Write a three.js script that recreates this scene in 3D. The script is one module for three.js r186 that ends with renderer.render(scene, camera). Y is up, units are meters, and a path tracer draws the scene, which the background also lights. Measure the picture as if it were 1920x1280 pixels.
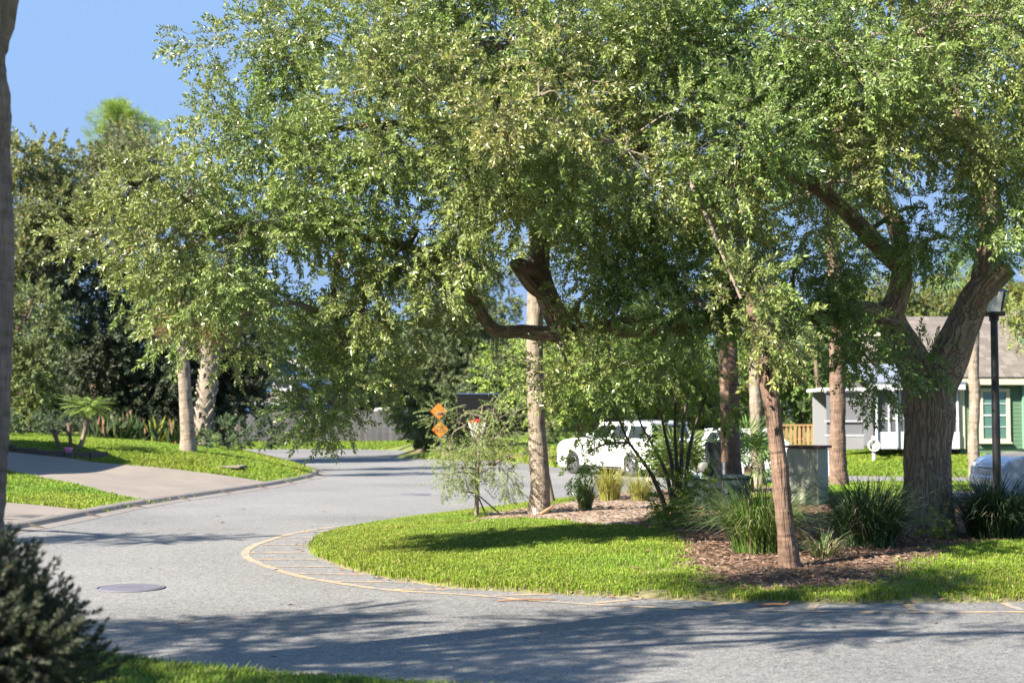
import * as THREE from 'three';
import { mergeGeometries } from 'three/addons/utils/BufferGeometryUtils.js';
import { RoundedBoxGeometry } from 'three/addons/geometries/RoundedBoxGeometry.js';
import { TextGeometry } from 'three/addons/geometries/TextGeometry.js';
import { FontLoader } from 'three/addons/loaders/FontLoader.js';

// ---------------------------------------------------------------- camera, sky, sun, exposure
const scene = new THREE.Scene();
const camera = new THREE.PerspectiveCamera(26.99, 1024 / 682, 0.1, 800);
camera.position.set(0, 1.95, 0);
camera.rotation.set(Math.atan(145 / 2667), 0, 0);
camera.focus = 18.5;
camera.userData.fStop = 1.7;
const renderer = new THREE.WebGLRenderer({ antialias: true });
renderer.toneMapping = THREE.LinearToneMapping;
renderer.toneMappingExposure = 3.9;
renderer.shadowMap.enabled = true;

{ // clear autumn sky, paler towards the horizon
  const w = 256, h = 128, data = new Float32Array(w * h * 4);
  for (let j = 0; j < h; j++) for (let i = 0; i < w; i++) {
    const el = Math.max(0, ((j + 0.5) / h - 0.5) * Math.PI), t = Math.pow(Math.sin(el), 0.55);
    const k = (j * w + i) * 4;
    data[k] = 0.105 - 0.03 * t; data[k + 1] = 0.145 + 0.005 * t; data[k + 2] = 0.215 + 0.075 * t; data[k + 3] = 1;
  }
  const sky = new THREE.DataTexture(data, w, h, THREE.RGBAFormat, THREE.FloatType);
  sky.mapping = THREE.EquirectangularReflectionMapping; sky.magFilter = THREE.LinearFilter; sky.needsUpdate = true;
  scene.background = sky; scene.environment = sky;
}
const sun = new THREE.DirectionalLight(new THREE.Color(1, 0.93, 0.8), 5);
sun.position.set(-64, 60, 45);
sun.castShadow = true;
Object.assign(sun.shadow.camera, { left: -70, right: 70, top: 70, bottom: -70, near: 1, far: 300 });
sun.shadow.mapSize.set(4096, 4096);
scene.add(sun, sun.target);
sun.target.position.set(0, 0, -40); sun.position.z -= 40;

// ---------------------------------------------------------------- helpers
const V = (x, y, z) => new THREE.Vector3(x, y, z);
const seeded = (s) => () => { s |= 0; s = (s + 0x6d2b79f5) | 0; let t = Math.imul(s ^ (s >>> 15), 1 | s); t = (t + Math.imul(t ^ (t >>> 7), 61 | t)) ^ t; return ((t ^ (t >>> 14)) >>> 0) / 4294967296; };
const R = seeded(7);
const rnd = (a, b) => a + (b - a) * R();
const clamp = (x, a = 0, b = 1) => Math.min(b, Math.max(a, x));
const smooth = (a, b, x) => { const t = clamp((x - a) / (b - a)); return t * t * (3 - 2 * t); };
const lerp = (a, b, t) => a + (b - a) * t;
const hash = (x, y, z = 0) => { let n = Math.imul(x | 0, 374761393) ^ Math.imul(y | 0, 668265263) ^ Math.imul(z | 0, 1274126177); n = Math.imul(n ^ (n >>> 13), 1274126177); return ((n ^ (n >>> 16)) >>> 0) / 4294967296; };
function noise2(x, y, p = 0) { // p: period, 0 = none
  const xi = Math.floor(x), yi = Math.floor(y), fx = x - xi, fy = y - yi, u = fx * fx * (3 - 2 * fx), v = fy * fy * (3 - 2 * fy);
  const m = (a) => (p ? ((a % p) + p) % p : a);
  const a = hash(m(xi), m(yi)), b = hash(m(xi + 1), m(yi)), c = hash(m(xi), m(yi + 1)), d = hash(m(xi + 1), m(yi + 1));
  return lerp(lerp(a, b, u), lerp(c, d, u), v);
}
function fbm(x, y, o = 4, p = 0) { let s = 0, a = 0.5, n = 0; for (let i = 0; i < o; i++) { s += a * noise2(x, y, p); n += a; x *= 2; y *= 2; p *= 2; a *= 0.5; } return s / n; }
function tex(size, fn, { srgb = false, repeat = 1 } = {}) { // fn(u, v) -> [r, g, b] 0..1 (linear values unless srgb)
  const d = new Uint8Array(size * size * 4);
  for (let j = 0; j < size; j++) for (let i = 0; i < size; i++) {
    const c = fn(i / size, j / size, i, j), k = (j * size + i) * 4;
    d[k] = clamp(c[0]) * 255; d[k + 1] = clamp(c[1]) * 255; d[k + 2] = clamp(c[2]) * 255; d[k + 3] = 255;
  }
  const t = new THREE.DataTexture(d, size, size);
  t.wrapS = t.wrapT = THREE.RepeatWrapping; t.magFilter = THREE.LinearFilter; t.minFilter = THREE.LinearFilter;
  if (srgb) t.colorSpace = THREE.SRGBColorSpace;
  t.repeat.set(repeat, repeat); t.needsUpdate = true;
  return t;
}
const mat = (o) => new THREE.MeshStandardMaterial({ roughness: 0.85, side: THREE.DoubleSide, ...o });
const pmat = (o) => new THREE.MeshPhysicalMaterial({ roughness: 0.85, side: THREE.DoubleSide, ...o });
const lin = (r, g, b) => new THREE.Color().setRGB(r, g, b);
const used = new Map();
function numbered(name) { const n = used.get(name) ?? 0; used.set(name, n + 1); return n ? `${name}_${String(n).padStart(3, '0')}` : name; }
function shade(o) { o.castShadow = true; o.receiveShadow = true; return o; }
function tag(o, label, category, group, kind) { o.userData.label = label; if (category) o.userData.category = category; if (group) o.userData.group = group; if (kind) o.userData.kind = kind; return o; }
function thing(name, label, category, at = [0, 0, 0], turn = 0, group) {
  const g = new THREE.Group(); g.name = numbered(name); g.position.set(...at); g.rotation.y = turn; scene.add(g);
  return tag(g, label, category, group);
}
function part(parent, name, geo, m) { const o = shade(new THREE.Mesh(geo, m)); o.name = name; parent.add(o); return o; }
function structure(name, label, geo, m) { const o = shade(new THREE.Mesh(geo, m)); o.name = numbered(name); scene.add(o); return tag(o, label, name.replace(/_/g, ' ').split(' ').slice(-2).join(' '), null, 'structure'); }
function box(w, h, d, x = 0, y = 0, z = 0, r = 0) { const g = r ? new RoundedBoxGeometry(w, h, d, 2, r) : new THREE.BoxGeometry(w, h, d); g.translate(x, y, z); return g; }
const plain = (g) => { const n = g.index ? g.toNonIndexed() : g; for (const k of Object.keys(n.attributes)) if (!['position', 'normal', 'uv', 'color'].includes(k)) n.deleteAttribute(k); return n; };
function merge(list) { const l = list.map(plain), hasC = l.every((g) => g.attributes.color), hasU = l.every((g) => g.attributes.uv); for (const g of l) { if (!hasC) g.deleteAttribute('color'); if (!hasU) g.deleteAttribute('uv'); } return mergeGeometries(l); }
function soup(pos, col, uv) { const g = new THREE.BufferGeometry(); g.setAttribute('position', new THREE.Float32BufferAttribute(pos, 3)); if (col) g.setAttribute('color', new THREE.Float32BufferAttribute(col, 3)); if (uv) g.setAttribute('uv', new THREE.Float32BufferAttribute(uv, 2)); g.computeVertexNormals(); return g; }
function paint(g, c) { const n = g.attributes.position.count, a = new Float32Array(n * 3); for (let i = 0; i < n; i++) a.set(c, i * 3); g.setAttribute('color', new THREE.BufferAttribute(a, 3)); return g; }
function tube(points, radii, radial = 8, perSeg = 4, rough = null) { // tapered tube along a smooth curve; rough(angle, metres) -> metres added to the radius
  const pts = points.map((p) => (p.isVector3 ? p : V(...p))), curve = new THREE.CatmullRomCurve3(pts, false, 'centripetal'), n = (pts.length - 1) * perSeg, len = curve.getLength();
  const fr = curve.computeFrenetFrames(n), P = [], U = [], I = [];
  for (let i = 0; i <= n; i++) {
    const c = curve.getPointAt(i / n), f = (i / n) * (radii.length - 1), k = Math.min(radii.length - 2, Math.floor(f)), r = lerp(radii[k], radii[k + 1], f - k);
    for (let j = 0; j <= radial; j++) {
      const a = (j / radial) * Math.PI * 2, rr = r + (rough ? rough(a, (i / n) * len, j % radial) : 0);
      const p = c.clone().addScaledVector(fr.normals[i], Math.cos(a) * rr).addScaledVector(fr.binormals[i], Math.sin(a) * rr);
      P.push(p.x, p.y, p.z); U.push((j / radial) * Math.PI * 2 * radii[0], (i / n) * len);
    }
  }
  const s = radial + 1;
  for (let i = 0; i < n; i++) for (let j = 0; j < radial; j++) { const a = i * s + j; I.push(a, a + 1, a + s, a + 1, a + s + 1, a + s); }
  for (const [row, flip] of [[0, 1], [n, 0]]) { const b = P.length / 3, c = curve.getPointAt(row / n); P.push(c.x, c.y, c.z); U.push(0, 0); for (let j = 0; j < radial; j++) flip ? I.push(b, row * s + j + 1, row * s + j) : I.push(b, row * s + j, row * s + j + 1); }
  const g = new THREE.BufferGeometry();
  g.setAttribute('position', new THREE.Float32BufferAttribute(P, 3)); g.setAttribute('uv', new THREE.Float32BufferAttribute(U, 2)); g.setIndex(I);
  g.computeVertexNormals(); return g;
}
function rod(a, b, r, radial = 6) { return tube([a, b], [r, r], radial, 1); }
function copies(parent, name, geo, m, list, tint) { // list: {p, q, s, c}
  const o = new THREE.InstancedMesh(geo, m, list.length), M = new THREE.Matrix4(), S = V(1, 1, 1);
  list.forEach((e, i) => { S.setScalar(e.s); M.compose(e.p, e.q, S); o.setMatrixAt(i, M); if (tint) o.setColorAt(i, e.c); });
  o.name = name; shade(o); parent.add(o); return o;
}
const UPV = V(0, 1, 0);
function facing(dir, twist) { const q = new THREE.Quaternion().setFromUnitVectors(UPV, dir); return q.multiply(new THREE.Quaternion().setFromAxisAngle(UPV, twist)); }

// ---------------------------------------------------------------- the lie of the land
const ROAD = [
  [45, -7.6], [5, -8.8], [1, -9.6], [-1.81, -10.64], [-2.6, -11.05], [-3.3, -11.5], [-5, -12.6], [-14, -15], [-40, -16],
  [-40, -18.2], [-16, -18.5], [-11, -19.6], [-9.3, -21.8], [-8.75, -24.84], [-8.37, -31.8], [-7.69, -36.8], [-7.05, -41.3], [-6.78, -45.1], [-6.75, -48.2], [-7.3, -52.5], [-9.4, -60], [-14, -71], [-24, -82], [-60, -90],
  [-60, -98], [-20, -91.5], [-10, -91], [-6.5, -88], [-6.1, -80], [-6.05, -73.6], [-5.2, -69.8], [-3.3, -67.9], [-0.5, -65.5], [1, -61], [1.9, -57], [4, -55], [8, -52.5], [12, -48.6], [20, -45.5], [45, -44],
  [45, -39], [20, -40.5], [14, -41.5], [10, -41], [6, -39.6], [3, -37.6], [1.3, -34.9], [0.49, -32.7], [-0.99, -29.58], [-1.87, -27.85], [-2.54, -26.2], [-3, -24.83], [-3.2, -23.3], [-3.1, -21.84], [-2.75, -20.17], [-2.2, -18.73], [-1.5, -17.45], [-0.68, -16.55], [0.24, -16.06], [1.39, -15.6], [2.49, -15.22], [3.6, -15.14], [5.47, -15.31], [12, -15.6], [45, -16],
];
function polyDist(P, x, z) { // signed distance, positive outside
  let d = 1e9, inside = false;
  for (let i = 0, j = P.length - 1; i < P.length; j = i++) {
    const [ax, az] = P[j], [bx, bz] = P[i], ex = bx - ax, ez = bz - az, t = clamp(((x - ax) * ex + (z - az) * ez) / (ex * ex + ez * ez));
    const dx = x - ax - t * ex, dz = z - az - t * ez; d = Math.min(d, dx * dx + dz * dz);
    if ((bz > z) !== (az > z) && x < ((ax - bx) * (z - bz)) / (az - bz) + bx) inside = !inside;
  }
  return inside ? -Math.sqrt(d) : Math.sqrt(d);
}
const roadDist = (x, z) => polyDist(ROAD, x, z);
const region = (x, z) => ((x < -6 ? z > -17 : z > -13.6) ? 'near' : x < -4.5 && z < -17 && z > -89.5 ? 'left' : z > -43 ? 'island' : 'back');
function land(x, z) {
  const s = roadDist(x, z);
  if (s < 0) return Math.max(-0.12, s * 0.5);
  const r = region(x, z), n = 0.03 * (noise2(x * 0.6 + 9, z * 0.6) - 0.5) + 0.018 * (noise2(x * 2.2, z * 2.2) - 0.5);
  const lip = 0.035 * smooth(0, 0.12, s);
  const far = smooth(6, 10, x);
  const [slope, cap] = r === 'near' ? [0.03, 0.1] : r === 'left' ? [lerp(0.088, 0.34, smooth(-40, -46, z)), lerp(1.12, 1.32, smooth(-40, -46, z))] : r === 'island' ? [0.085, 0.22] : [lerp(0.085, 0.17, far), lerp(0.72, 0.88, far)];
  return lip + cap * (1 - Math.exp(-(slope * s) / cap)) * 1.04 + n * smooth(0.1, 1, s);
}
const ground3 = (x, z) => V(x, land(x, z), z);

// ---------------------------------------------------------------- surface textures
const spots = (u, v, n, p) => hash(Math.floor(u * n) % p, Math.floor(v * n) % p, 77);
const asphaltTex = tex(2048, (u, v, i, j) => {
  const stain = fbm(u * 5, v * 5, 5, 5), a = hash(i, j, 3), b = hash(i >> 1, j >> 1, 5), c = noise2(u * 340, v * 340, 340);
  let g = 0.14 + 0.08 * (a - 0.5) + 0.09 * (b - 0.5) + 0.05 * (c - 0.5) + 0.08 * (stain - 0.5);
  if (a > 0.985) g += 0.2; if (b < 0.03) g -= 0.08;
  return [g * 1.02, g, g * 0.985];
}, {});
const asphaltBump = tex(1024, (u, v, i, j) => { const g = 0.5 * hash(i, j, 11) + 0.5 * noise2(u * 400, v * 400, 400); return [g, g, g]; });
const paintTex = tex(1024, (u, v, i, j) => { // road paint, worn through to the stone in places
  const a = hash(i, j, 3), b = hash(i >> 1, j >> 1, 5), w = smooth(0.42, 0.6, fbm(u * 26, v * 26, 5, 26) * 0.75 + 0.25 * b), g = 0.18 + 0.1 * (a - 0.5);
  return [lerp(0.4, g, w), lerp(0.265, g, w), lerp(0.135, g, w)];
});
const groundTex = tex(1024, (u, v, i, j) => { const g = 0.45 + 0.5 * fbm(u * 24, v * 24, 5, 24) + 0.25 * (hash(i, j, 2) - 0.5) + 0.2 * (noise2(u * 200, v * 90, 10) - 0.5); return [g, g, g]; });
const concreteTex = tex(1024, (u, v, i, j) => { const s = fbm(u * 7, v * 7, 6, 7), g = 0.82 + 0.22 * (s - 0.5) + 0.12 * (hash(i, j, 4) - 0.5) - 0.25 * Math.max(0, fbm(u * 14 + 3, v * 14, 4, 14) - 0.58); return [g, g * 0.985, g * 0.96]; });
const oakBark = tex(512, (u, v) => { // steep furrows that wander and join
  const w = u * 34 + 2.4 * (fbm(u * 8, v * 6, 3, 8) - 0.5), r = Math.abs(noise2(w, v * 5 + 1.5 * noise2(u * 12, v * 8, 12), 0) - 0.5) * 2, f = fbm(u * 60, v * 40, 3, 60);
  const g = smooth(0.02, 0.5, r) * 0.75 + 0.25 * f; return [g, g, g];
});
const oakBarkColor = tex(512, (u, v) => {
  const w = u * 34 + 2.4 * (fbm(u * 8, v * 6, 3, 8) - 0.5), r = Math.abs(noise2(w, v * 5 + 1.5 * noise2(u * 12, v * 8, 12), 0) - 0.5) * 2, f = fbm(u * 60, v * 40, 3, 60), l = smooth(0.5, 0.72, fbm(u * 7 + 4, v * 7, 4, 7));
  const g = 0.55 + 0.5 * smooth(0.02, 0.5, r) * (0.6 + 0.6 * f);
  return [lerp(g, 0.9, l * 0.55), lerp(g * 0.9, 0.92, l * 0.55), lerp(g * 0.82, 0.8, l * 0.55)];
});
const palmBark = tex(512, (u, v) => { const ring = noise2(u * 3, v * 30, 0), f = noise2(u * 90, v * 8, 0), c = fbm(u * 10, v * 14, 4, 10), g = 0.3 * ring + 0.35 * f + 0.35 * c; return [g, g, g]; });
const palmBarkColor = tex(512, (u, v) => { const ring = noise2(u * 3, v * 30, 0), f = noise2(u * 90, v * 8, 0), c = fbm(u * 6, v * 8, 5, 6), g = 0.62 + 0.22 * (ring - 0.5) + 0.3 * (f - 0.5) + 0.6 * (c - 0.5); return [g, g * 0.97, g * 0.93]; });
const woodTex = tex(512, (u, v) => { const g = 0.75 + 0.5 * (fbm(u * 40, v * 3, 4, 0) - 0.5) + 0.15 * (hash(u * 512, v * 512) - 0.5); return [g, g * 0.97, g * 0.94]; });

const M = {
  asphalt: mat({ map: asphaltTex, bumpMap: asphaltBump, bumpScale: 0.006, roughness: 0.92, color: lin(0.98, 0.96, 0.95) }),
  ground: mat({ map: groundTex, bumpMap: groundTex, bumpScale: 0.02, vertexColors: true, roughness: 1 }),
  concrete: mat({ map: concreteTex, bumpMap: concreteTex, bumpScale: 0.004, color: lin(0.215, 0.18, 0.155), roughness: 0.9 }),
  kerb: mat({ map: concreteTex, color: lin(0.2, 0.175, 0.16), roughness: 0.9 }),
  paint: mat({ map: paintTex, bumpMap: asphaltBump, bumpScale: 0.004, roughness: 0.8 }),
  oak: mat({ map: oakBarkColor, bumpMap: oakBark, bumpScale: 0.035, color: lin(0.25, 0.195, 0.15), roughness: 0.95 }),
  palm: mat({ map: palmBarkColor, bumpMap: palmBark, bumpScale: 0.02, color: lin(0.34, 0.28, 0.225), roughness: 0.95 }),
  palmDark: mat({ map: palmBarkColor, bumpMap: palmBark, bumpScale: 0.03, color: lin(0.24, 0.16, 0.12), roughness: 0.95 }),
  twig: mat({ color: lin(0.16, 0.13, 0.1), roughness: 0.95 }),
  leaf: pmat({ vertexColors: true, transmission: 0.34, thickness: 0, roughness: 0.85, clearcoat: 1, clearcoatRoughness: 0.27, specularIntensity: 0.4 }),
  softLeaf: pmat({ vertexColors: true, transmission: 0.4, thickness: 0, roughness: 0.85 }),
  blade: pmat({ vertexColors: true, transmission: 0.35, thickness: 0, roughness: 0.75, specularIntensity: 0.5 }),
  glass: pmat({ color: lin(0.02, 0.024, 0.028), roughness: 0.05, clearcoat: 1, clearcoatRoughness: 0.03 }),
  blackMetal: mat({ color: lin(0.012, 0.012, 0.014), roughness: 0.4, metalness: 0.2 }),
  paleBark: mat({ map: palmBarkColor, bumpMap: palmBark, bumpScale: 0.02, color: lin(0.33, 0.275, 0.22), roughness: 0.95 }),
  white: mat({ color: lin(0.78, 0.77, 0.74), roughness: 0.6 }),
  rubber: mat({ color: lin(0.02, 0.02, 0.02), roughness: 0.85 }),
  rim: mat({ color: lin(0.6, 0.6, 0.62), roughness: 0.25, metalness: 0.9 }),
};

// ---------------------------------------------------------------- ground, road, kerb, drives
const MULCH = [[2.3, -21.62], [2.17, -17.89], [2.26, -16.41], [2.67, -15.62], [3.49, -15.62], [4.55, -16.75], [5.87, -18.98], [7.48, -20.79], [12, -22], [12, -29], [7, -31], [3.2, -29.5], [1.91, -23.23]];
const SAND = [[-0.97, -23.77], [0, -24.84], [1.21, -23.23], [2.42, -21.62], [3.6, -27], [7.6, -36], [6, -38], [3.2, -36.2], [1.4, -33], [0.2, -29.5], [-0.7, -27.6]];
const BERM = [[-5.8, -73.6], [-3.2, -67.6], [-0.4, -65.2], [1.2, -61], [2, -57], [4, -55], [8, -52.5], [9, -60], [4, -72], [-4, -78]];
const LEFTBED = [[-16.97, -49.33], [-14.04, -47.52], [-12.78, -42.2], [-15.47, -45.97]];
const soft = (P, x, z, w = 0.5) => smooth(w, -w, polyDist(P, x, z) + 0.7 * (fbm(x * 0.9, z * 0.9, 3) - 0.5) * 2 * w);
const DRIVE = [[-7.05, -42.1], [-8.45, -32.7], [-13.9, -39.2], [-20, -41.6], [-20, -44.6], [-15.1, -42.7], [-12.24, -42], [-9.6, -42.1], [-8.3, -42]];
const DRIVE2 = [[-8.75, -24.6], [-8.6, -29.3], [-10.35, -29.45], [-26, -30], [-26, -24]];
const RDRIVE = [[9.5, -28.4], [30, -27.4], [30, -33.6], [9.5, -33.2]];
function onLawn(x, z) {
  if (roadDist(x, z) < 0.02) return 0;
  if (polyDist(DRIVE, x, z) < 0.08 || polyDist(DRIVE2, x, z) < 0.08 || polyDist(RDRIVE, x, z) < 0.1) return 0;
  return 1 - Math.max(soft(MULCH, x, z, 0.35), soft(SAND, x, z, 0.4), 0.75 * soft(BERM, x, z, 0.6));
}
{
  const axis = (list) => { const o = []; for (const [a, b, s] of list) for (let x = a; x < b - 1e-6; x += s) o.push(x); o.push(list.at(-1)[1]); return o; };
  const xs = axis([[-220, -60, 8], [-60, -28, 2], [-28, -10, 0.5], [-10, 9, 0.13], [9, 22, 0.5], [22, 60, 2], [60, 220, 8]]), zs = axis([[-400, -120, 14], [-120, -98, 2], [-98, -58, 0.8], [-58, -40, 0.4], [-40, -9, 0.15], [-9, 0, 0.5], [0, 60, 4]]);
  const P = [], C = [], U = [], I = [], n = xs.length;
  for (const z of zs) for (const x of xs) {
    P.push(x, land(x, z), z); U.push(x / 8, z / 8);
    const m = soft(MULCH, x, z, 0.35), s = soft(SAND, x, z, 0.4), b = soft(BERM, x, z, 0.6), r = region(x, z), worn = r === 'island' ? smooth(0.5, 0.1, roadDist(x, z)) * 0.6 : 0, k = fbm(x * 0.7, z * 0.7, 3);
    let c = [0.13 + 0.05 * k, 0.16 + 0.04 * k, 0.035];
    const mixc = (t, d) => { c = c.map((v, i) => lerp(v, d[i], t)); };
    mixc(worn, [0.25, 0.19, 0.12]); mixc(b * 0.8, [0.22, 0.13, 0.07]); mixc(s, [0.33, 0.26, 0.2]); { const q = noise2(x * 5.3, z * 5.3); mixc(m, [0.1 + 0.13 * k * q, 0.062 + 0.085 * k * q, 0.042 + 0.06 * k * q]); }
    C.push(...c);
  }
  for (let j = 0; j < zs.length - 1; j++) for (let i = 0; i < n - 1; i++) { const a = j * n + i; I.push(a, a + n, a + 1, a + 1, a + n, a + n + 1); }
  const g = new THREE.BufferGeometry();
  g.setAttribute('position', new THREE.Float32BufferAttribute(P, 3)); g.setAttribute('color', new THREE.Float32BufferAttribute(C, 3)); g.setAttribute('uv', new THREE.Float32BufferAttribute(U, 2)); g.setIndex(I); g.computeVertexNormals();
  structure('ground', 'grassy ground with mulch and sandy soil beneath the trees', g, M.ground);
}
function flat(P, y, scale) { const s = new THREE.Shape(P.map(([x, z]) => new THREE.Vector2(x, -z))), g = new THREE.ShapeGeometry(s); g.rotateX(-Math.PI / 2); g.translate(0, y, 0); const p = g.attributes.position, u = g.attributes.uv; for (let i = 0; i < p.count; i++) u.setXY(i, p.getX(i) / scale, p.getZ(i) / scale); return g; }
structure('road', 'pale weathered asphalt road curving round the grass island', flat(ROAD, 0, 14), M.asphalt);
function drape(P, lift, cell = 0.35) { // a sheet over the land, cut to a polygon: cells split to fine strips along the outline by clipping each cell
  const xs = P.map((p) => p[0]), zs = P.map((p) => p[1]), pos = [], uv = [];
  const clipTo = (poly, f) => { const o = []; poly.forEach((a, i) => { const b = poly[(i + 1) % poly.length], fa = f(a), fb = f(b); if (fa <= 0) o.push(a); if (fa * fb < 0) { const t = fa / (fa - fb); o.push([lerp(a[0], b[0], t), lerp(a[1], b[1], t)]); } }); return o; };
  for (let x = Math.min(...xs); x < Math.max(...xs); x += cell) for (let z = Math.min(...zs); z < Math.max(...zs); z += cell) {
    const q = [[x, z], [x, z + cell], [x + cell, z + cell], [x + cell, z]], d = polyDist(P, x + cell / 2, z + cell / 2);
    if (d > cell) continue;
    const c = d < -cell ? q : clipTo(q, ([a, b]) => polyDist(P, a, b));
    for (let i = 1; i + 1 < c.length; i++) for (const [a, b] of [c[0], c[i], c[i + 1]]) { pos.push(a, land(a, b) + lift, b); uv.push(a / 8, b / 8); }
  }
  return soup(pos, null, uv);
}
structure('driveway', 'wide pale concrete driveway at the left below the mound', drape(DRIVE, 0.03), M.concrete);
structure('driveway', 'strip of concrete drive at the left edge nearest the kerb', drape(DRIVE2, 0.03), M.concrete);
structure('driveway', 'concrete drive at the right under the silver car', drape(RDRIVE, 0.03), M.concrete);
{ // kerb along the left side: cast lengths with open joints
  const pts = [[-16, -18.5], [-11, -19.6], [-9.3, -21.8], [-8.75, -24.84], [-8.37, -31.8], [-7.69, -36.8], [-7.05, -41.3], [-6.78, -45.1], [-6.75, -48.2], [-7.3, -52.5], [-9.4, -60], [-14, -71]].map(([x, z]) => V(x, 0, z));
  const c = new THREE.CatmullRomCurve3(pts, false, 'centripetal'), L = c.getLength(), n = Math.round(L / 3);
  const k = thing('kerb', 'low concrete kerb along the left side of the road', 'kerb'); k.userData.kind = 'structure';
  const prof = [[-0.42, 0.006], [-0.12, 0.03], [-0.04, 0.1], [0.03, 0.125], [0.16, 0.13], [0.18, -0.1], [-0.42, -0.1]];
  for (let s = 0; s < n; s++) {
    const pos = [], uv = [], rows = [];
    for (let i = 0; i <= 6; i++) { const t = clamp((s + 0.003 + (i / 6) * 0.994) / n), p = c.getPointAt(t), d = c.getTangentAt(t), nx = d.z, nz = -d.x; const low = 1; rows.push(prof.map(([o, h]) => [p.x + nx * o, h * (h > 0 ? low : 1), p.z + nz * o])); }
    for (let i = 0; i < 6; i++) for (let j = 0; j < prof.length; j++) { const j2 = (j + 1) % prof.length, [a, b, e, f] = [rows[i][j], rows[i][j2], rows[i + 1][j], rows[i + 1][j2]]; for (const q of [a, e, b, b, e, f]) { pos.push(...q); uv.push(q[0] / 3, q[2] / 3); } }
    for (const r of [rows[0], rows[6]]) for (let j = 1; j + 1 < prof.length; j++) for (const q of [r[0], r[j], r[j + 1]]) { pos.push(...q); uv.push(q[0], q[1]); }
    part(k, 'kerb_stone', soup(pos, null, uv), M.kerb);
  }
}
{ // yellow paint round the island: an outline and bars
  const pm = thing('road_marking', 'worn yellow hatched marking painted round the tip of the grass island', 'road marking'); pm.userData.kind = 'structure';
  const outer = [[-2.2, -26.9], [-2.65, -26.32], [-3.11, -25.95], [-3.67, -24.59], [-3.92, -22.9], [-3.95, -21.4], [-3.74, -20.17], [-3.24, -18.94], [-2.65, -17.79], [-2, -16.95], [-1.5, -16.42], [-0.9, -16.08], [-0.35, -15.82], [0.23, -15.4], [1.31, -14.9], [2.35, -14.62], [3.6, -14.5], [5.07, -14.5], [9, -14.7]].map(([x, z]) => V(x, 0, z));
  const c = new THREE.CatmullRomCurve3(outer, false, 'centripetal'), L = c.getLength();
  const strip = (fn, n, w, name) => { const pos = [], uv = []; for (let i = 0; i < n; i++) { const [a, ta] = fn(i / n), [b, tb] = fn((i + 1) / n), q = []; for (const [p, t] of [[a, ta], [b, tb]]) for (const s of [-1, 1]) q.push([p.x - t.z * w * s, 0.005, p.z + t.x * w * s]); for (const k of [0, 1, 2, 1, 3, 2]) { pos.push(...q[k]); uv.push(q[k][0] / 2, q[k][2] / 2); } } return part(pm, name, soup(pos, null, uv), M.paint); };
  const half = 24;
  for (let k = 0; k < half; k++) strip((t) => { const u = (k + t * 0.985) / half; return [c.getPointAt(u), c.getTangentAt(u)]; }, 4, k > 12 && k % 3 ? 0.045 : 0.06, 'painted_line');
  const bars = [[[-3.08, -25.98], [-2.2, -26.9 + 0.35]], [[-3.62, -24.6], [-2.86, -24.9]], [[-3.86, -23.4], [-3.1, -23.5]], [[-3.96, -22.2], [-3.18, -22.2]], [[-3.9, -20.9], [-2.96, -20.9]], [[-3.66, -19.9], [-2.7, -19.85]], [[-3.28, -18.95], [-2.35, -18.9]], [[-2.8, -18.05], [-1.85, -17.98]], [[-2.2, -17.2], [-1.25, -17.12]], [[-1.45, -16.4], [-0.45, -16.42]], [[-0.3, -15.8], [0.5, -15.98]], [[0.8, -15.15], [1.5, -15.62]], [[1.9, -14.75], [2.3, -15.25]], [[3.0, -14.56], [3.2, -15.1]], [[4.1, -14.52], [4.15, -15.12]], [[5.2, -14.52], [5.2, -15.2]]];
  for (const [a, b] of bars) { const p = V(a[0], 0, a[1]), q = V(b[0], 0, b[1]), d = q.clone().sub(p).normalize(); p.addScaledVector(d, 0.09); strip((t) => [p.clone().lerp(q, t), d], 3, 0.05, 'painted_bar'); }
}
function manhole(x, z, label, font) { // cast iron cover in its ring, a row of raised pads across the middle
  const t = thing('manhole_cover', label, 'manhole cover', [x, 0.004, z], 0.25, 'manhole covers in the road');
  const iron = mat({ color: lin(0.13, 0.12, 0.145), roughness: 0.6, metalness: 0.2, bumpMap: asphaltBump, bumpScale: 0.002 });
  part(t, 'cover', new THREE.LatheGeometry([[0, 0.012], [0.345, 0.012], [0.352, 0.008], [0.352, -0.004]].map((p) => new THREE.Vector2(...p)), 48), iron);
  part(t, 'ring', new THREE.LatheGeometry([[0.362, -0.004], [0.362, 0.009], [0.372, 0.011], [0.392, 0.009], [0.396, 0]].map((p) => new THREE.Vector2(...p)), 48), iron);
  const pads = []; for (let i = 0; i < 9; i++) pads.push(box(0.018, 0.006, 0.03, -0.13 + i * 0.032, 0.0145, 0.02 * Math.sin(i * 2)));
  part(t, 'raised_pads', merge(pads), iron);
}
manhole(-4.4, -16.51, 'large round iron manhole cover in the road before the yellow hatching');
manhole(-2.49, -36.84, 'small far manhole cover in the sunlit road behind the island');

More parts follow.
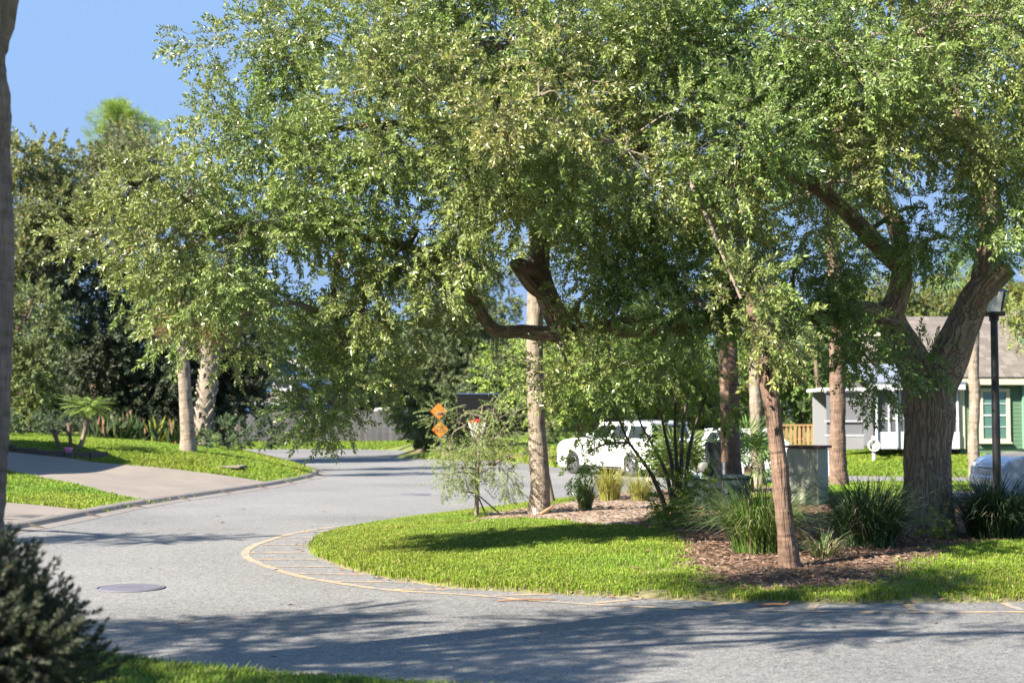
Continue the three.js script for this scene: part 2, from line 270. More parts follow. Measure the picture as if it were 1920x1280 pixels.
// ---------------------------------------------------------------- grass and litter
function bladeTuft(seed, n, h, spread, w) {
  const r = seeded(seed), pos = [], col = [];
  for (let i = 0; i < n; i++) {
    const a = r() * 6.283, d = Math.sqrt(r()) * spread, x = Math.cos(a) * d, z = Math.sin(a) * d, b = r() * 6.283, hh = h * (0.55 + 0.6 * r()), lean = hh * (0.15 + 0.7 * r()), cx = Math.cos(b), cz = Math.sin(b), ww = w * (0.7 + 0.6 * r()), sx = -cz * ww, sz = cx * ww;
    const m = [x + cx * lean * 0.35, hh * 0.6, z + cz * lean * 0.35], t = [x + cx * lean, hh * (0.95 - 0.25 * r()), z + cz * lean];
    pos.push(x - sx, -0.02, z - sz, x + sx, -0.02, z + sz, m[0] - sx * 0.8, m[1], m[2] - sz * 0.8, x + sx, -0.02, z + sz, m[0] + sx * 0.8, m[1], m[2] + sz * 0.8, m[0] - sx * 0.8, m[1], m[2] - sz * 0.8, m[0] - sx * 0.8, m[1], m[2] - sz * 0.8, m[0] + sx * 0.8, m[1], m[2] + sz * 0.8, ...t);
    const k = 0.75 + 0.5 * r(), dry = r() < 0.1, c = dry ? [0.34 * k, 0.29 * k, 0.12 * k] : [0.17 * k, 0.265 * k, 0.016 * k]; for (let j = 0; j < 9; j++) col.push(...c);
  }
  return soup(pos, col);
}
const tufts = [1, 2, 3].map((s) => bladeTuft(s * 31, 18, 0.055, 0.11, 0.0045)), farTufts = [4, 5].map((s) => bladeTuft(s * 31, 20, 0.085, 0.18, 0.009));
function sow(name, label, geos, xr, zr, perM2, size, keep, tone) {
  const lists = geos.map(() => []), n = Math.round((xr[1] - xr[0]) * (zr[1] - zr[0]) * perM2);
  for (let i = 0; i < n; i++) {
    const x = rnd(...xr), z = rnd(...zr), k = keep(x, z), s = rnd(0.7, 1.25) * size; if (R() > k) continue;
    const t = fbm(x * 0.5 + 30, z * 0.5, 3), v = tone * rnd(0.8, 1.15) * lerp(0.8, 1.15, fbm(x * 1.7, z * 1.7 + 8, 2));
    lists[Math.floor(R() * geos.length)].push({ p: V(x, land(x, z), z), q: new THREE.Quaternion().setFromAxisAngle(UPV, R() * 6.28), s, c: new THREE.Color(v * lerp(0.8, 1.3, t), v, v * lerp(0.8, 1.1, t)) });
  }
  const g = new THREE.Group(); g.name = numbered(name); scene.add(g); tag(g, label, 'grass', null, 'stuff');
  geos.forEach((geo, i) => { if (lists[i].length) copies(g, 'grass_blades', geo, M.blade, lists[i], true); });
}
const lawnPatch = (x, z) => { const a = onLawn(x, z), s = roadDist(x, z); return a * (x > 1.2 && z > -19 ? lerp(0.3, 0.95, smooth(0.42, 0.62, fbm(x * 1.1, z * 1.1 + 5, 3))) : 1) * smooth(0.02, 0.14, s); };
sow('lawn_grass', 'bright green lawn on the rounded island in the road', tufts, [-3.3, 12], [-33.5, -15], 360, 1, (x, z) => (region(x, z) === 'island' ? lawnPatch(x, z) : 0), 1);
sow('lawn_grass', 'short green lawn and mound beside the driveway at the left', farTufts, [-22, -6.3], [-62, -24.5], 80, 1, (x, z) => (region(x, z) === 'left' ? onLawn(x, z) : 0), 1.05);
sow('lawn_grass', 'green lawn in front of the green house at the right', farTufts, [6, 26], [-62, -33], 55, 1.2, (x, z) => onLawn(x, z), 1);
sow('lawn_grass', 'far green verge below the grey board fence', farTufts, [-26, 4], [-100, -55], 16, 1.8, (x, z) => (region(x, z) === 'back' ? onLawn(x, z) : 0), 1);
sow('lawn_grass', 'shaded grass at the near edge of the road by the hedge bush', [1, 2].map((s) => bladeTuft(s * 77, 20, 0.1, 0.1, 0.004)), [-5, 1.5], [-13, -8.8], 420, 1, (x, z) => (region(x, z) === 'near' ? onLawn(x, z) : 0), 0.85);
{ // fallen leaves, bark flakes and pine straw
  const leafShape = (l, w, c) => { const g = soup([0, 0, 0, w, 0.01, l / 2, 0, 0.004, l, 0, 0, 0, 0, 0.004, l, -w, 0.012, l / 2]); return paint(g, c); };
  const kinds = [leafShape(0.085, 0.017, [0.2, 0.1, 0.055]), leafShape(0.075, 0.015, [0.3, 0.2, 0.13]), leafShape(0.16, 0.005, [0.26, 0.15, 0.09])];
  const g = new THREE.Group(); g.name = 'leaf_litter'; scene.add(g); tag(g, 'fallen brown leaves and straw on the mulch bed and road edge', 'leaf litter', null, 'stuff');
  const lists = kinds.map(() => []);
  const drop = (x, z, y) => lists[Math.floor(R() * 3)].push({ p: V(x, y + 0.006, z), q: new THREE.Quaternion().setFromEuler(new THREE.Euler(rnd(-0.4, 0.4), R() * 6.28, rnd(-0.4, 0.4))), s: rnd(0.6, 1.4), c: new THREE.Color(1, 1, 1).multiplyScalar(rnd(0.6, 1.3)) });
  for (let i = 0; i < 110000; i++) { const x = rnd(-1.5, 12), z = rnd(-37, -15.2), d = Math.max(soft(MULCH, x, z, 0.35), 0.25 * soft(SAND, x, z, 0.4), 0.1 * (region(x, z) === 'island')); if (R() < d && roadDist(x, z) > 0) drop(x, z, land(x, z)); }
  for (let i = 0; i < 5000; i++) { const x = rnd(-3.6, 12), z = rnd(-27, -13), s = roadDist(x, z); if (s < 0.12 && R() < 0.9 * Math.exp(-Math.abs(s) / 0.12)) drop(x, z, Math.max(0.004, land(x, z))); }
  for (let i = 0; i < 110; i++) { const x = rnd(-8, 9), z = rnd(-32, -9.6); if (roadDist(x, z) < 0) drop(x, z, 0.004); }
  kinds.forEach((k, i) => copies(g, 'fallen_leaves', k, M.softLeaf, lists[i], true));
}

// ---------------------------------------------------------------- foliage
function leafQuads(pos, col, p, dir, side, l, w, c, fold = 0.25) { // one leaf: four faces folded along the midrib
  const nrm = dir.clone().cross(side), m = p.clone().addScaledVector(dir, l * 0.5).addScaledVector(nrm, -w * fold), a = p.clone().addScaledVector(dir, l * 0.45).addScaledVector(side, w), b = p.clone().addScaledVector(dir, l * 0.45).addScaledVector(side, -w), t = p.clone().addScaledVector(dir, l).addScaledVector(nrm, -w * 0.4);
  for (const q of [p, m, a, p, b, m, a, m, t, m, b, t]) { pos.push(q.x, q.y, q.z); col.push(...c); }
}
function sprig(seed, { n = 26, len = 0.37, leaf = 0.065, width = 0.0128, color = [0.168, 0.235, 0.046], twigColor = [0.2, 0.17, 0.13], spread = 0.9, bend = 0.25, twig = 0.003, vary = 0.7, yellow = 0.012 }) {
  const r = seeded(seed), pos = [], col = [], ax = V(r() - 0.5, 0, r() - 0.5).normalize(), at = (t) => V(0, len * t, 0).addScaledVector(ax, bend * len * t * t);
  let pa = r() * 6;
  for (let k = 0; k < 3; k++) { const a = at(k / 3), b = at((k + 1) / 3), u = twig * (1 - k / 3.5), v = twig * (1 - (k + 1) / 3.5); for (let s = 0; s < 3; s++) { const c0 = Math.cos(s * 2.094), s0 = Math.sin(s * 2.094), c1 = Math.cos((s + 1) * 2.094), s1 = Math.sin((s + 1) * 2.094); const q = [[a.x + c0 * u, a.y, a.z + s0 * u], [b.x + c0 * v, b.y, b.z + s0 * v], [a.x + c1 * u, a.y, a.z + s1 * u], [b.x + c1 * v, b.y, b.z + s1 * v]]; for (const i of [0, 1, 2, 2, 1, 3]) { pos.push(...q[i]); col.push(...twigColor); } } }
  for (let i = 0; i < n; i++) {
    const t = 0.12 + 0.88 * Math.pow((i + 0.5) / n, 0.8), p = at(t); pa += 2.4 + (r() - 0.5) * 0.8;
    const dir = V(Math.cos(pa) * spread, 0.35 + 0.9 * r() + (t > 0.9 ? 0.8 : 0), Math.sin(pa) * spread).normalize(), side = dir.clone().cross(V(r() - 0.5, r() - 0.5, r() - 0.5)).normalize();
    const flatter = dir.clone().cross(V(0, 1, 0)).normalize(); side.lerp(flatter, 0.3).normalize();
    const k = 1 - vary / 2 + vary * r(), y = r() < yellow ? 1 : 0;
    leafQuads(pos, col, p, dir, side, leaf * (0.7 + 0.6 * r()), width * (0.75 + 0.5 * r()), r() < 0.24 ? [color[0] * 1.3, color[1] * 1.15, color[2] * 2.2] : [color[0] * k * (y ? 2.2 : 1), color[1] * k * (y ? 1.2 : 1), color[2] * k]);
  }
  return soup(pos, col);
}
function fill(lobes, { clumps = 2.2, per = 28, clumpR = [0.3, 0.55], droop = 0.35, size = [0.8, 1.25], tint = () => [1, 1, 1], variants = 3, shell = 0.45 }) { // clumps through lobes; returns lists of sprig places and the clump centres per lobe
  const lists = Array.from({ length: variants }, () => []), centres = [];
  for (const [x, y, z, rx, ry, rz, k = 1] of lobes) {
    const n = Math.max(2, Math.round(4.19 * rx * ry * rz * clumps * k)), cs = [];
    for (let i = 0; i < n; i++) {
      const d = V(R() - 0.5, R() - 0.5, R() - 0.5); while (d.length() > 0.5 || d.length() < 0.05) d.set(R() - 0.5, R() - 0.5, R() - 0.5); d.normalize();
      const q = Math.pow(R(), shell), c = V(x + d.x * rx * q, y + d.y * ry * q, z + d.z * rz * q), cr = rnd(...clumpR) * lerp(1.1, 0.75, q); cs.push(c);
      const tc = tint(c);
      for (let j = 0; j < per; j++) {
        const e = V(rnd(-1, 1), rnd(-1, 1), rnd(-1, 1)).normalize(), p = c.clone().addScaledVector(e, cr * Math.pow(R(), 0.55));
        const dir = e.multiplyScalar(0.9).addScaledVector(d, 0.7).add(V(rnd(-0.6, 0.6), rnd(-0.6, 0.6) - droop, rnd(-0.6, 0.6))).normalize(), v = rnd(0.8, 1.22);
        if (p.y < 0.1) continue;
        lists[Math.floor(R() * variants)].push({ p, q: facing(dir, R() * 6.28), s: rnd(...size), c: new THREE.Color(tc[0] * v, tc[1] * v, tc[2] * v) });
      }
    }
    centres.push(cs);
  }
  return { lists, centres };
}
function addFoliage(tree, name, lobes, geos, opt, m = M.leaf, limbPoints = null, branchM = M.twig, thick = 1) {
  const crown = new THREE.Group(); crown.name = name; tree.add(crown);
  const inv = tree.position, f = fill(lobes, { ...opt, variants: geos.length });
  for (const l of f.lists) for (const e of l) e.p.sub(inv);
  f.lists.forEach((l, i) => { if (l.length) copies(crown, 'foliage', geos[i], m, l, true).userData.kind = 'stuff'; });
  if (limbPoints) { // boughs to every lobe and twigs to every clump
    const boughs = [];
    lobes.forEach(([x, y, z], i) => {
      const c = V(x, y, z); let best = limbPoints[0]; for (const p of limbPoints) if (p.distanceTo(c) < best.distanceTo(c)) best = p;
      const mid = best.clone().lerp(c, 0.5).add(V(rnd(-0.2, 0.2), 0.12 * best.distanceTo(c), rnd(-0.2, 0.2)));
      boughs.push(tube([best.clone().sub(inv), mid.clone().sub(inv), c.clone().sub(inv)], [0.05 * thick, 0.035 * thick, 0.018 * thick], 5, 4));
      for (const k of f.centres[i]) { const from = mid.clone().lerp(c, rnd(0.2, 1)), e = from.clone().lerp(k, 0.5).add(V(rnd(-0.12, 0.12), rnd(0, 0.15), rnd(-0.12, 0.12))); boughs.push(tube([from.sub(inv), e.sub(inv), k.clone().sub(inv)], [0.014 * thick, 0.009 * thick, 0.003 * thick], 3, 3)); }
    });
    const b = part(crown, 'branches', merge(boughs), branchM); b.userData.kind = 'stuff';
  }
  return crown;
}
const oakSprigs = [11, 12, 13, 14].map((s) => sprig(s, {}));
const broadSprigs = [21, 22].map((s) => sprig(s, { n: 20, len: 0.5, leaf: 0.13, width: 0.032, color: [0.07, 0.1, 0.03], twig: 0.006 }));
const lushSprigs = [31, 32].map((s) => sprig(s, { n: 18, len: 0.36, leaf: 0.09, width: 0.017, color: [0.13, 0.2, 0.025], yellow: 0.1 }));
const tinySprigs = [41, 42].map((s) => sprig(s, { n: 22, len: 0.3, leaf: 0.045, width: 0.009, color: [0.11, 0.165, 0.035], twigColor: [0.26, 0.24, 0.17], spread: 0.8, twig: 0.0035 }));
const needleSprigs = [51, 52].map((s) => sprig(s, { n: 40, len: 0.35, leaf: 0.34, width: 0.006, color: [0.12, 0.19, 0.015], spread: 1, yellow: 0 }));
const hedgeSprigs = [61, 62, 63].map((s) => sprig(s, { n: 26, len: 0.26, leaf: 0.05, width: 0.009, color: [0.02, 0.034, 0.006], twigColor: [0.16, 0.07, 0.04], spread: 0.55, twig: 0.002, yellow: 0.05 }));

const barkRough = (amp, freq) => (a, l) => amp * (noise2(Math.cos(a) * freq + 7 + 0.8 * noise2(l * 1.4, 3), Math.sin(a) * freq + 3 + l * 0.35) - 0.5) + amp * 0.8 * (noise2(a * 9, l * 5) - 0.5);
const samples = (list, n = 14) => list.flatMap((pts) => new THREE.CatmullRomCurve3(pts.map((p) => V(...p)), false, 'centripetal').getPoints(n));

// ---------------------------------------------------------------- the great oak on the island
{
  const base = [6.15, land(6.15, -21.2) - 0.05, -21.2];
  const t = thing('oak_tree', 'huge spreading oak with forked furrowed trunk, its crown filling the picture', 'tree', base);
  const loc = (p) => [p[0] - base[0], p[1] - base[1], p[2] - base[2]];
  const flare = (a, l) => barkRough(0.05, 2.5)(a, l) + 0.16 * Math.exp(-l * 3) * (0.6 + 0.7 * noise2(Math.cos(a) * 1.8 + 5, Math.sin(a) * 1.8 + 5));
  part(t, 'trunk', tube([[0, -0.15, 0], loc([6.17, 0.8, -21.2]), loc([6.17, 1.36, -21.2]), loc([6.21, 1.91, -21.2]), loc([6.21, 2.35, -21.2]), loc([6.22, 2.7, -21.2])], [0.4, 0.34, 0.325, 0.335, 0.37, 0.28], 56, 14, flare), M.oak);
  const left = [[6.21, 1.71, -21.2], [6.17, 2.13, -21.2], [6.1, 2.53, -21.2], [5.93, 2.94, -21.2], [5.67, 3.39, -21.15], [5.54, 3.69, -21.1]];
  const right = [[6.22, 1.71, -21.2], [6.28, 2.13, -21.2], [6.39, 2.53, -21.2], [6.57, 2.94, -21.2], [6.78, 3.42, -21.2], [6.95, 3.81, -21.1], [7.35, 4.2, -21]];
  const level = [[5.65, 3.38, -21.1], [5.22, 3.52, -20.9], [4.65, 3.44, -20.6], [3.97, 3.47, -20.3], [3.32, 3.42, -20.1], [2.56, 3.29, -20], [1.79, 3.24, -19.9], [1.2, 3.2, -19.9], [0.59, 3.12, -19.8], [0.15, 3.16, -19.8], [-0.24, 3.18, -19.7], [-0.41, 3.39, -19.7], [-0.5, 3.6, -19.7], [-0.74, 3.9, -19.6]];
  const upright = [[5.58, 3.41, -21.1], [5.75, 3.77, -21.1], [5.82, 4.13, -21.1], [5.75, 4.77, -21.1], [5.61, 5.09, -21.1], [5.25, 5.52, -21], [4.88, 6.08, -20.8], [4.69, 7.14, -20.6]];
  const stem = [[0.73, 3.12, -19.85], [0.6, 3.41, -19.9], [0.47, 3.75, -20], [0.39, 4.09, -20], [0.44, 4.7, -20], [0.61, 5.61, -20], [0.38, 7.04, -20.2]];
  const stub = [[0.56, 3.64, -19.95], [0.3, 3.77, -19.8], [0.13, 3.97, -19.7], [0, 4.12, -19.6]];
  const far1 = [[5.8, 4.21, -21.1], [4.08, 5.38, -20], [2.47, 5.47, -19.2], [0.29, 5.79, -19], [-1.45, 5.98, -19.2], [-2.97, 5.91, -19.6]];
  const far2 = [[-0.5, 3.6, -19.7], [-1.3, 4.23, -19.2], [-2.29, 4.42, -19], [-3.48, 4.59, -19.2], [-4.63, 4.26, -19.5]];
  const far3 = [[7.02, 3.81, -21.1], [7.13, 5, -21], [6.68, 6.6, -21], [6.05, 8.36, -21.5], [5.38, 10.22, -22]];
  const far4 = [[-2.29, 4.42, -19], [-2.39, 3.56, -19], [-2.28, 2.7, -19], [-2.35, 1.99, -19]];
  const limb = (p, r, s, seg = 8, amp = 0.03) => part(t, 'limb', tube(p.map(loc), r, s, seg, barkRough(amp, 2)), M.oak);
  limb(left, [0.16, 0.24, 0.265, 0.24, 0.21, 0.17], 40, 10, 0.045); limb(right, [0.16, 0.25, 0.29, 0.27, 0.23, 0.21, 0.18], 40, 10, 0.045);
  limb(level, [0.18, 0.16, 0.15, 0.15, 0.165, 0.17, 0.175, 0.175, 0.14, 0.11, 0.115, 0.09, 0.075, 0.05], 26, 6, 0.035);
  limb(upright, [0.19, 0.15, 0.13, 0.12, 0.115, 0.11, 0.08, 0.05], 24, 6, 0.025);
  limb(stem, [0.16, 0.15, 0.14, 0.12, 0.1, 0.075, 0.04], 22, 6, 0.025); limb(stub, [0.1, 0.085, 0.08, 0.06], 18, 6, 0.02);
  limb(far1, [0.13, 0.11, 0.09, 0.07, 0.05, 0.03], 10, 5); limb(far2, [0.08, 0.07, 0.055, 0.04, 0.025], 10, 5); limb(far3, [0.2, 0.16, 0.13, 0.1, 0.05], 14, 5); limb(far4, [0.045, 0.035, 0.025, 0.015], 8, 5, 0.01);
  const cut = part(t, 'cut_stub', tube([loc([0.44, 3.94, -19.95]), loc([0.26, 4.03, -19.75]), loc([0.09, 4.07, -19.55])], [0.11, 0.1, 0.1], 18, 5, barkRough(0.02, 2)), M.palmDark); cut.userData.label = 'sawn off branch stub with pale brown end';
  const lobes = [
    [-3.28, 7.12, -19.6, 1.1, 0.88, 1.2, 0.8], [-1.92, 7.29, -19.4, 1.38, 0.95, 1.4, 0.85], [0, 7.05, -18.8, 1.62, 1.2, 1.6], [1.88, 6.91, -18.3, 1.58, 1.17, 1.6], [3.75, 6.91, -18.3, 1.58, 1.17, 1.6], [5.79, 7.05, -18.8, 1.62, 1.2, 1.6],
    [-3.56, 5.84, -19.6, 1.1, 0.81, 1.2, 1], [-1.87, 5.79, -19, 1.42, 0.93, 1.4], [-0.2, 5.28, -17.8, 1.4, 0.93, 1.4], [1.4, 5.24, -17.6, 1.39, 0.92, 1.4], [2.96, 5.41, -17.8, 1.33, 0.93, 1.4], [5.18, 5.76, -18.5, 1.32, 0.83, 1.3], [6.39, 5.18, -18.8, 0.92, 1.2, 1.3],
    [-4.9, 4.11, -18.2, 0.61, 0.68, 0.9, 1.5], [-4.24, 4.78, -18.1, 0.81, 0.68, 1.1, 1.4], [-3.71, 4, -17.9, 1.01, 0.67, 1.1, 1.4], [-4.29, 3.31, -18.1, 0.75, 0.41, 0.8, 1.4], [-3.43, 3.26, -17.9, 0.47, 0.4, 0.7, 1.3], [-2.85, 4.55, -18.9, 1.06, 0.78, 1.1, 1.1], [-1.26, 4.44, -18.6, 1.12, 0.77, 1.2], [-0.21, 4.41, -18.4, 0.83, 0.55, 0.9],
    [1.23, 4.23, -19.2, 0.94, 0.65, 0.9, 1.6], [2.15, 3.91, -19, 0.85, 0.71, 0.9, 1.7], [3.06, 4.12, -18.9, 0.92, 0.78, 0.9, 1.5], [1.07, 3.66, -19, 0.5, 0.28, 0.5, 1.3], [-0.85, 5.55, -16, 0.9, 0.6, 0.8, 0.9], [0.3, 5.57, -15.8, 0.89, 0.59, 0.8, 0.9], [-1.79, 6.06, -16.3, 0.86, 0.55, 0.8, 0.7], [1.82, 3.55, -19.4, 0.58, 0.22, 0.4, 0.6], [1.33, 2.61, -18.6, 0.66, 0.31, 0.4, 1.1], [2.68, 3.26, -18.8, 0.63, 0.46, 0.5, 0.8], [2.11, 2.9, -18.7, 0.56, 0.42, 0.5, 1],
    [-2.28, 2.09, -19, 0.61, 0.53, 0.7, 2.4], [-2.35, 2.91, -19, 0.57, 0.5, 0.7, 1.8], [-2.62, 2.23, -18.9, 0.25, 0.25, 0.4, 2], [-1.91, 2.62, -18.9, 0.32, 0.43, 0.5, 2], [-1.98, 3.4, -18.8, 0.78, 0.42, 0.8, 1.2], [-3.33, 3.82, -18.8, 0.49, 0.25, 0.6, 0.9],
    [4.18, 4.3, -19.8, 0.74, 0.67, 0.9, 1], [4.32, 3.32, -19.8, 0.56, 0.67, 0.6, 1], [4.78, 2.96, -20, 0.25, 0.52, 0.4, 0.9], [4.9, 4.09, -20, 0.52, 0.45, 0.5, 1], [4.76, 3.4, -19.8, 0.45, 0.52, 0.5, 1.2], [5.19, 2.67, -20.2, 0.2, 0.3, 0.25, 1], [3.72, 3.7, -19, 0.5, 0.43, 0.5, 1.2], [0.28, 4.65, -18.6, 0.63, 0.42, 0.6, 1], [2.7, 3.36, -16.7, 0.5, 0.44, 0.5, 1.2], [3.09, 3.05, -16.8, 0.38, 0.35, 0.4, 1], [2.37, 3.3, -17.5, 0.46, 0.39, 0.5, 1], [-1.98, 3.96, -18.8, 0.78, 0.49, 1, 1], [-1.13, 3.82, -18.8, 0.56, 0.28, 0.8, 0.9], [-2.73, 5.14, -19, 1, 0.64, 1.1, 1], [6.37, 4.59, -20.6, 0.85, 0.46, 0.9, 0.9], [5.77, 4.87, -19.6, 0.66, 0.44, 0.7, 1], [6.57, 4.78, -19.8, 0.52, 0.37, 0.6, 1], [3.5, 3.15, -19.4, 0.44, 0.44, 0.5, 0.6], [5.99, 2.83, -20.8, 0.12, 0.2, 0.2, 0.9], [-0.85, 3.64, -19.6, 0.29, 0.26, 0.4, 0.8], [0.78, 2.55, -18.8, 0.28, 0.21, 0.35, 0.6],
    [0, 7.47, -24.5, 2.57, 1.65, 1.4, 0.35], [2.75, 7.48, -25, 3.56, 2.06, 1.6, 0.45], [6.54, 7.67, -25, 3.56, 2.06, 1.6, 0.45], [0.37, 5.32, -24.5, 2.76, 0.92, 1.2, 0.4], [4.44, 5.43, -24, 2.25, 0.99, 1.2, 0.35],
    [-1.18, 9.87, -22, 2.47, 1.4, 2, 0.45], [1.97, 9.95, -21.5, 2.66, 1.53, 2.2, 0.45], [5.26, 9.95, -21.5, 2.66, 1.53, 2.2, 0.45], [8.11, 8.86, -21.5, 2.02, 2.02, 2, 0.45], [8.89, 5.8, -21, 1.42, 1.57, 1.6, 0.5],
  ];
  const limbs = samples([left, right, level, upright, stem, far1, far2, far3, far4]);
  const tint = (c) => { const g = fbm(c.x * 0.6 + 20, c.y * 0.7 + c.z, 3); return [lerp(0.75, 1.35, g), 1, lerp(0.85, 1.1, g)]; };
  addFoliage(t, 'crown', lobes, oakSprigs, { clumps: 2.8, per: 30, clumpR: [0.28, 0.5], droop: 0.4, tint }, M.leaf, limbs, M.twig, 0.9);
  { // grey moss hanging from the level limb
    const pos = [], r = seeded(5); for (let i = 0; i < 60; i++) { const p = loc([-0.21, 3.08, -19.7]), x = p[0] + (r() - 0.5) * 0.16, z = p[2] + (r() - 0.5) * 0.12, l = 0.12 + 0.28 * r(); for (let k = 0; k < 4; k++) { const y0 = p[1] - (l * k) / 4, y1 = p[1] - (l * (k + 1)) / 4, o = (r() - 0.5) * 0.03; pos.push(x + o, y0, z, x + o + 0.008, y0, z, x - o, y1, z + o); } }
    part(t, 'hanging_moss', soup(pos), mat({ color: lin(0.2, 0.2, 0.14), roughness: 1 })).userData.label = 'grey hanging moss on the level limb';
  }
}

// ---------------------------------------------------------------- other broad trees
function tree(name, label, at, trunkR, top, lobes, geos, opt, m, barkM = M.oak, group) {
  const y = land(at[0], at[1]), t = thing(name, label, 'tree', [at[0], y - 0.1, at[1]], 0, group), h = top[1] - y + 0.1;
  const pts = [[0, 0, 0], [(top[0] - at[0]) * 0.25 + rnd(-0.1, 0.1), h * 0.35, (top[2] - at[1]) * 0.25], [(top[0] - at[0]) * 0.7, h * 0.7, (top[2] - at[1]) * 0.7], [top[0] - at[0], h, top[2] - at[1]]];
  part(t, 'trunk', tube(pts, [trunkR * 1.35, trunkR, trunkR * 0.8, trunkR * 0.35], 12, 6, barkRough(trunkR * 0.12, 2)), barkM);
  const lp = new THREE.CatmullRomCurve3(pts.map((p) => V(p[0] + at[0], p[1] + y, p[2] + at[1]))).getPoints(12).slice(4);
  addFoliage(t, 'crown', lobes, geos, opt, m ?? M.softLeaf, lp, M.twig, Math.max(1, trunkR * 6));
  return t;
}
const mix3 = (a, b) => (c) => { const g = fbm(c.x * 0.35 + 11, c.y * 0.4 + c.z * 0.3, 3); return a.map((v, i) => lerp(v, b[i], g)); };
const bg = (tint, o = {}) => ({ clumps: 0.7, per: 26, clumpR: [0.55, 1], size: [0.95, 1.6], droop: 0.15, tint, ...o });
// left wood
tree('oak_tree', 'tall olive green oak at the left edge, beside the palm trunk', [-21.5, -60], 0.35, [-20.6, 10.65, -60], [[-20.87, 12.71, -60, 1.69, 1.35, 2.2], [-19.71, 11.11, -60, 2.02, 1.8, 2.6], [-20.44, 8.27, -59, 1.77, 1.99, 2.4], [-18.32, 9.74, -60, 1.8, 1.57, 2.2, 0.7]], broadSprigs, bg(mix3([1.5, 1.35, 0.9], [2.6, 2.1, 1.5])));
tree('oak_tree', 'grey green mossy oak below the bright pine top at the left', [-17.5, -66], 0.3, [-18.06, 11.52, -66], [[-18.71, 13.28, -66, 1.98, 1.48, 2.2, 0.8], [-17.22, 14.04, -66, 1.48, 1.48, 2, 0.8], [-16.2, 12.53, -66, 1.73, 1.98, 2, 0.8], [-18.92, 11.02, -66, 1.73, 1.24, 2, 0.6]], broadSprigs, bg(mix3([1.7, 1.4, 1.2], [2.8, 2.2, 2])));
tree('pine_tree', 'bright green pine top rising above the left wood', [-21.8, -78], 0.22, [-21.79, 18.02, -78], [[-22.6, 18.71, -78, 0.7, 0.41, 0.8], [-21.63, 18.86, -78, 0.82, 0.38, 0.8], [-20.61, 18.14, -78, 0.88, 0.35, 0.9], [-23.03, 17.72, -78, 0.47, 0.29, 0.6], [-21.25, 17.36, -78, 0.7, 0.29, 0.8]], needleSprigs, { clumps: 5, per: 20, clumpR: [0.35, 0.5], size: [0.9, 1.3], droop: -0.5, tint: mix3([1.2, 1.3, 0.8], [2, 1.8, 1]) }, undefined, M.palm);
tree('magnolia_tree', 'dense dark evergreen at the left edge behind the driveway', [-20.6, -54], 0.25, [-18.28, 6.51, -54], [[-18.37, 5.7, -54, 1.21, 1.21, 1.6], [-17.93, 4.07, -54, 1.11, 1.42, 1.6], [-18.82, 2.86, -54, 1.21, 1.21, 1.6]], broadSprigs, bg(mix3([1.4, 1.4, 0.8], [2.2, 2.1, 1.1]), { clumps: 0.9, size: [0.9, 1.4] }));
for (const [label, at, c, lobes] of [
  ['dark evergreen tree behind the small palm on the mound', [-17.6, -60], [-17.83, 7.02, -60], [[-18.28, 7.02, -60, 2.02, 1.8, 2.4], [-17.34, 4.54, -60, 2.02, 1.8, 2.4], [-18.34, 2.5, -59, 1.99, 1.33, 2]]],
  ['dark evergreen tree behind the strap leaved plant bed', [-14.6, -61], [-15.37, 7.1, -61], [[-15.59, 6.18, -61, 2.06, 2.06, 2.4], [-15.1, 3.89, -61, 2.06, 1.83, 2.4], [-15.73, 2.4, -60, 2.02, 1.12, 2]]],
  ['dark evergreen tree between the two left palms', [-12.6, -63], [-13.03, 7.27, -63], [[-13.49, 6.09, -63, 1.89, 2.13, 2.2], [-12.76, 3.72, -63, 1.65, 1.89, 2.2], [-11.95, 5.38, -63, 1.18, 2.36, 1.8], [-11.96, 2.53, -62, 1.05, 1.16, 1.6]]],
]) tree('evergreen_tree', label, at, 0.25, c, lobes, broadSprigs, bg(mix3([0.5, 0.55, 0.5], [0.8, 0.85, 0.7]), { clumps: 0.6 }), undefined, M.oak, 'dark evergreens of the left wood');
// middle distance
tree('oak_tree', 'rounded grey green oak behind the orange diamond signs', [-2.6, -77], 0.3, [-3.18, 6.14, -77], [[-3.76, 6.72, -77, 2.31, 1.73, 2.2], [-1.73, 6.14, -77, 2.02, 2.02, 2.2], [-4.56, 4.37, -76, 2.14, 1.71, 2], [-2.28, 3.8, -76, 2.28, 1.71, 2.2], [-0.57, 3.8, -76, 1.71, 1.99, 2], [-3.09, 2.09, -75, 2.25, 1.27, 2], [-2.97, 8.92, -79, 3.26, 1.48, 2.2, 0.7]], broadSprigs, bg(mix3([1.1, 1.2, 1], [2.1, 2, 1.8]), { clumps: 0.9 }));
tree('maple_tree', 'bright green leafy tree left of the orange signs at the fence end', [-5, -76], 0.16, [-5.7, 3.8, -76], [[-5.99, 4.37, -76, 1.28, 1.14, 1.4], [-5.41, 2.66, -76, 1.28, 1.14, 1.4], [-4.77, 1.25, -75, 0.84, 0.84, 1.1]], broadSprigs, bg(mix3([1.3, 1.6, 0.8], [2, 2.2, 1]), { clumps: 1.4, size: [0.9, 1.4] }));
tree('wax_myrtle', 'yellow green shrubby tree around the pale trunk mid picture', [0.9, -31.5], 0.06, [0.47, 2.95, -31.5], [[0.47, 3.19, -31.5, 0.83, 0.65, 0.9], [-0.12, 2.6, -31.5, 0.53, 0.47, 0.7, 0.8], [1.18, 2.72, -31.5, 0.71, 0.71, 0.8, 1], [1.92, 3.21, -32, 0.84, 0.66, 0.8, 1], [2.93, 3.11, -32.5, 0.73, 0.73, 0.8, 0.8]], lushSprigs, { clumps: 4, per: 20, clumpR: [0.25, 0.45], tint: mix3([1.1, 1.2, 0.7], [1.8, 1.7, 0.9]) }, undefined, M.twig);
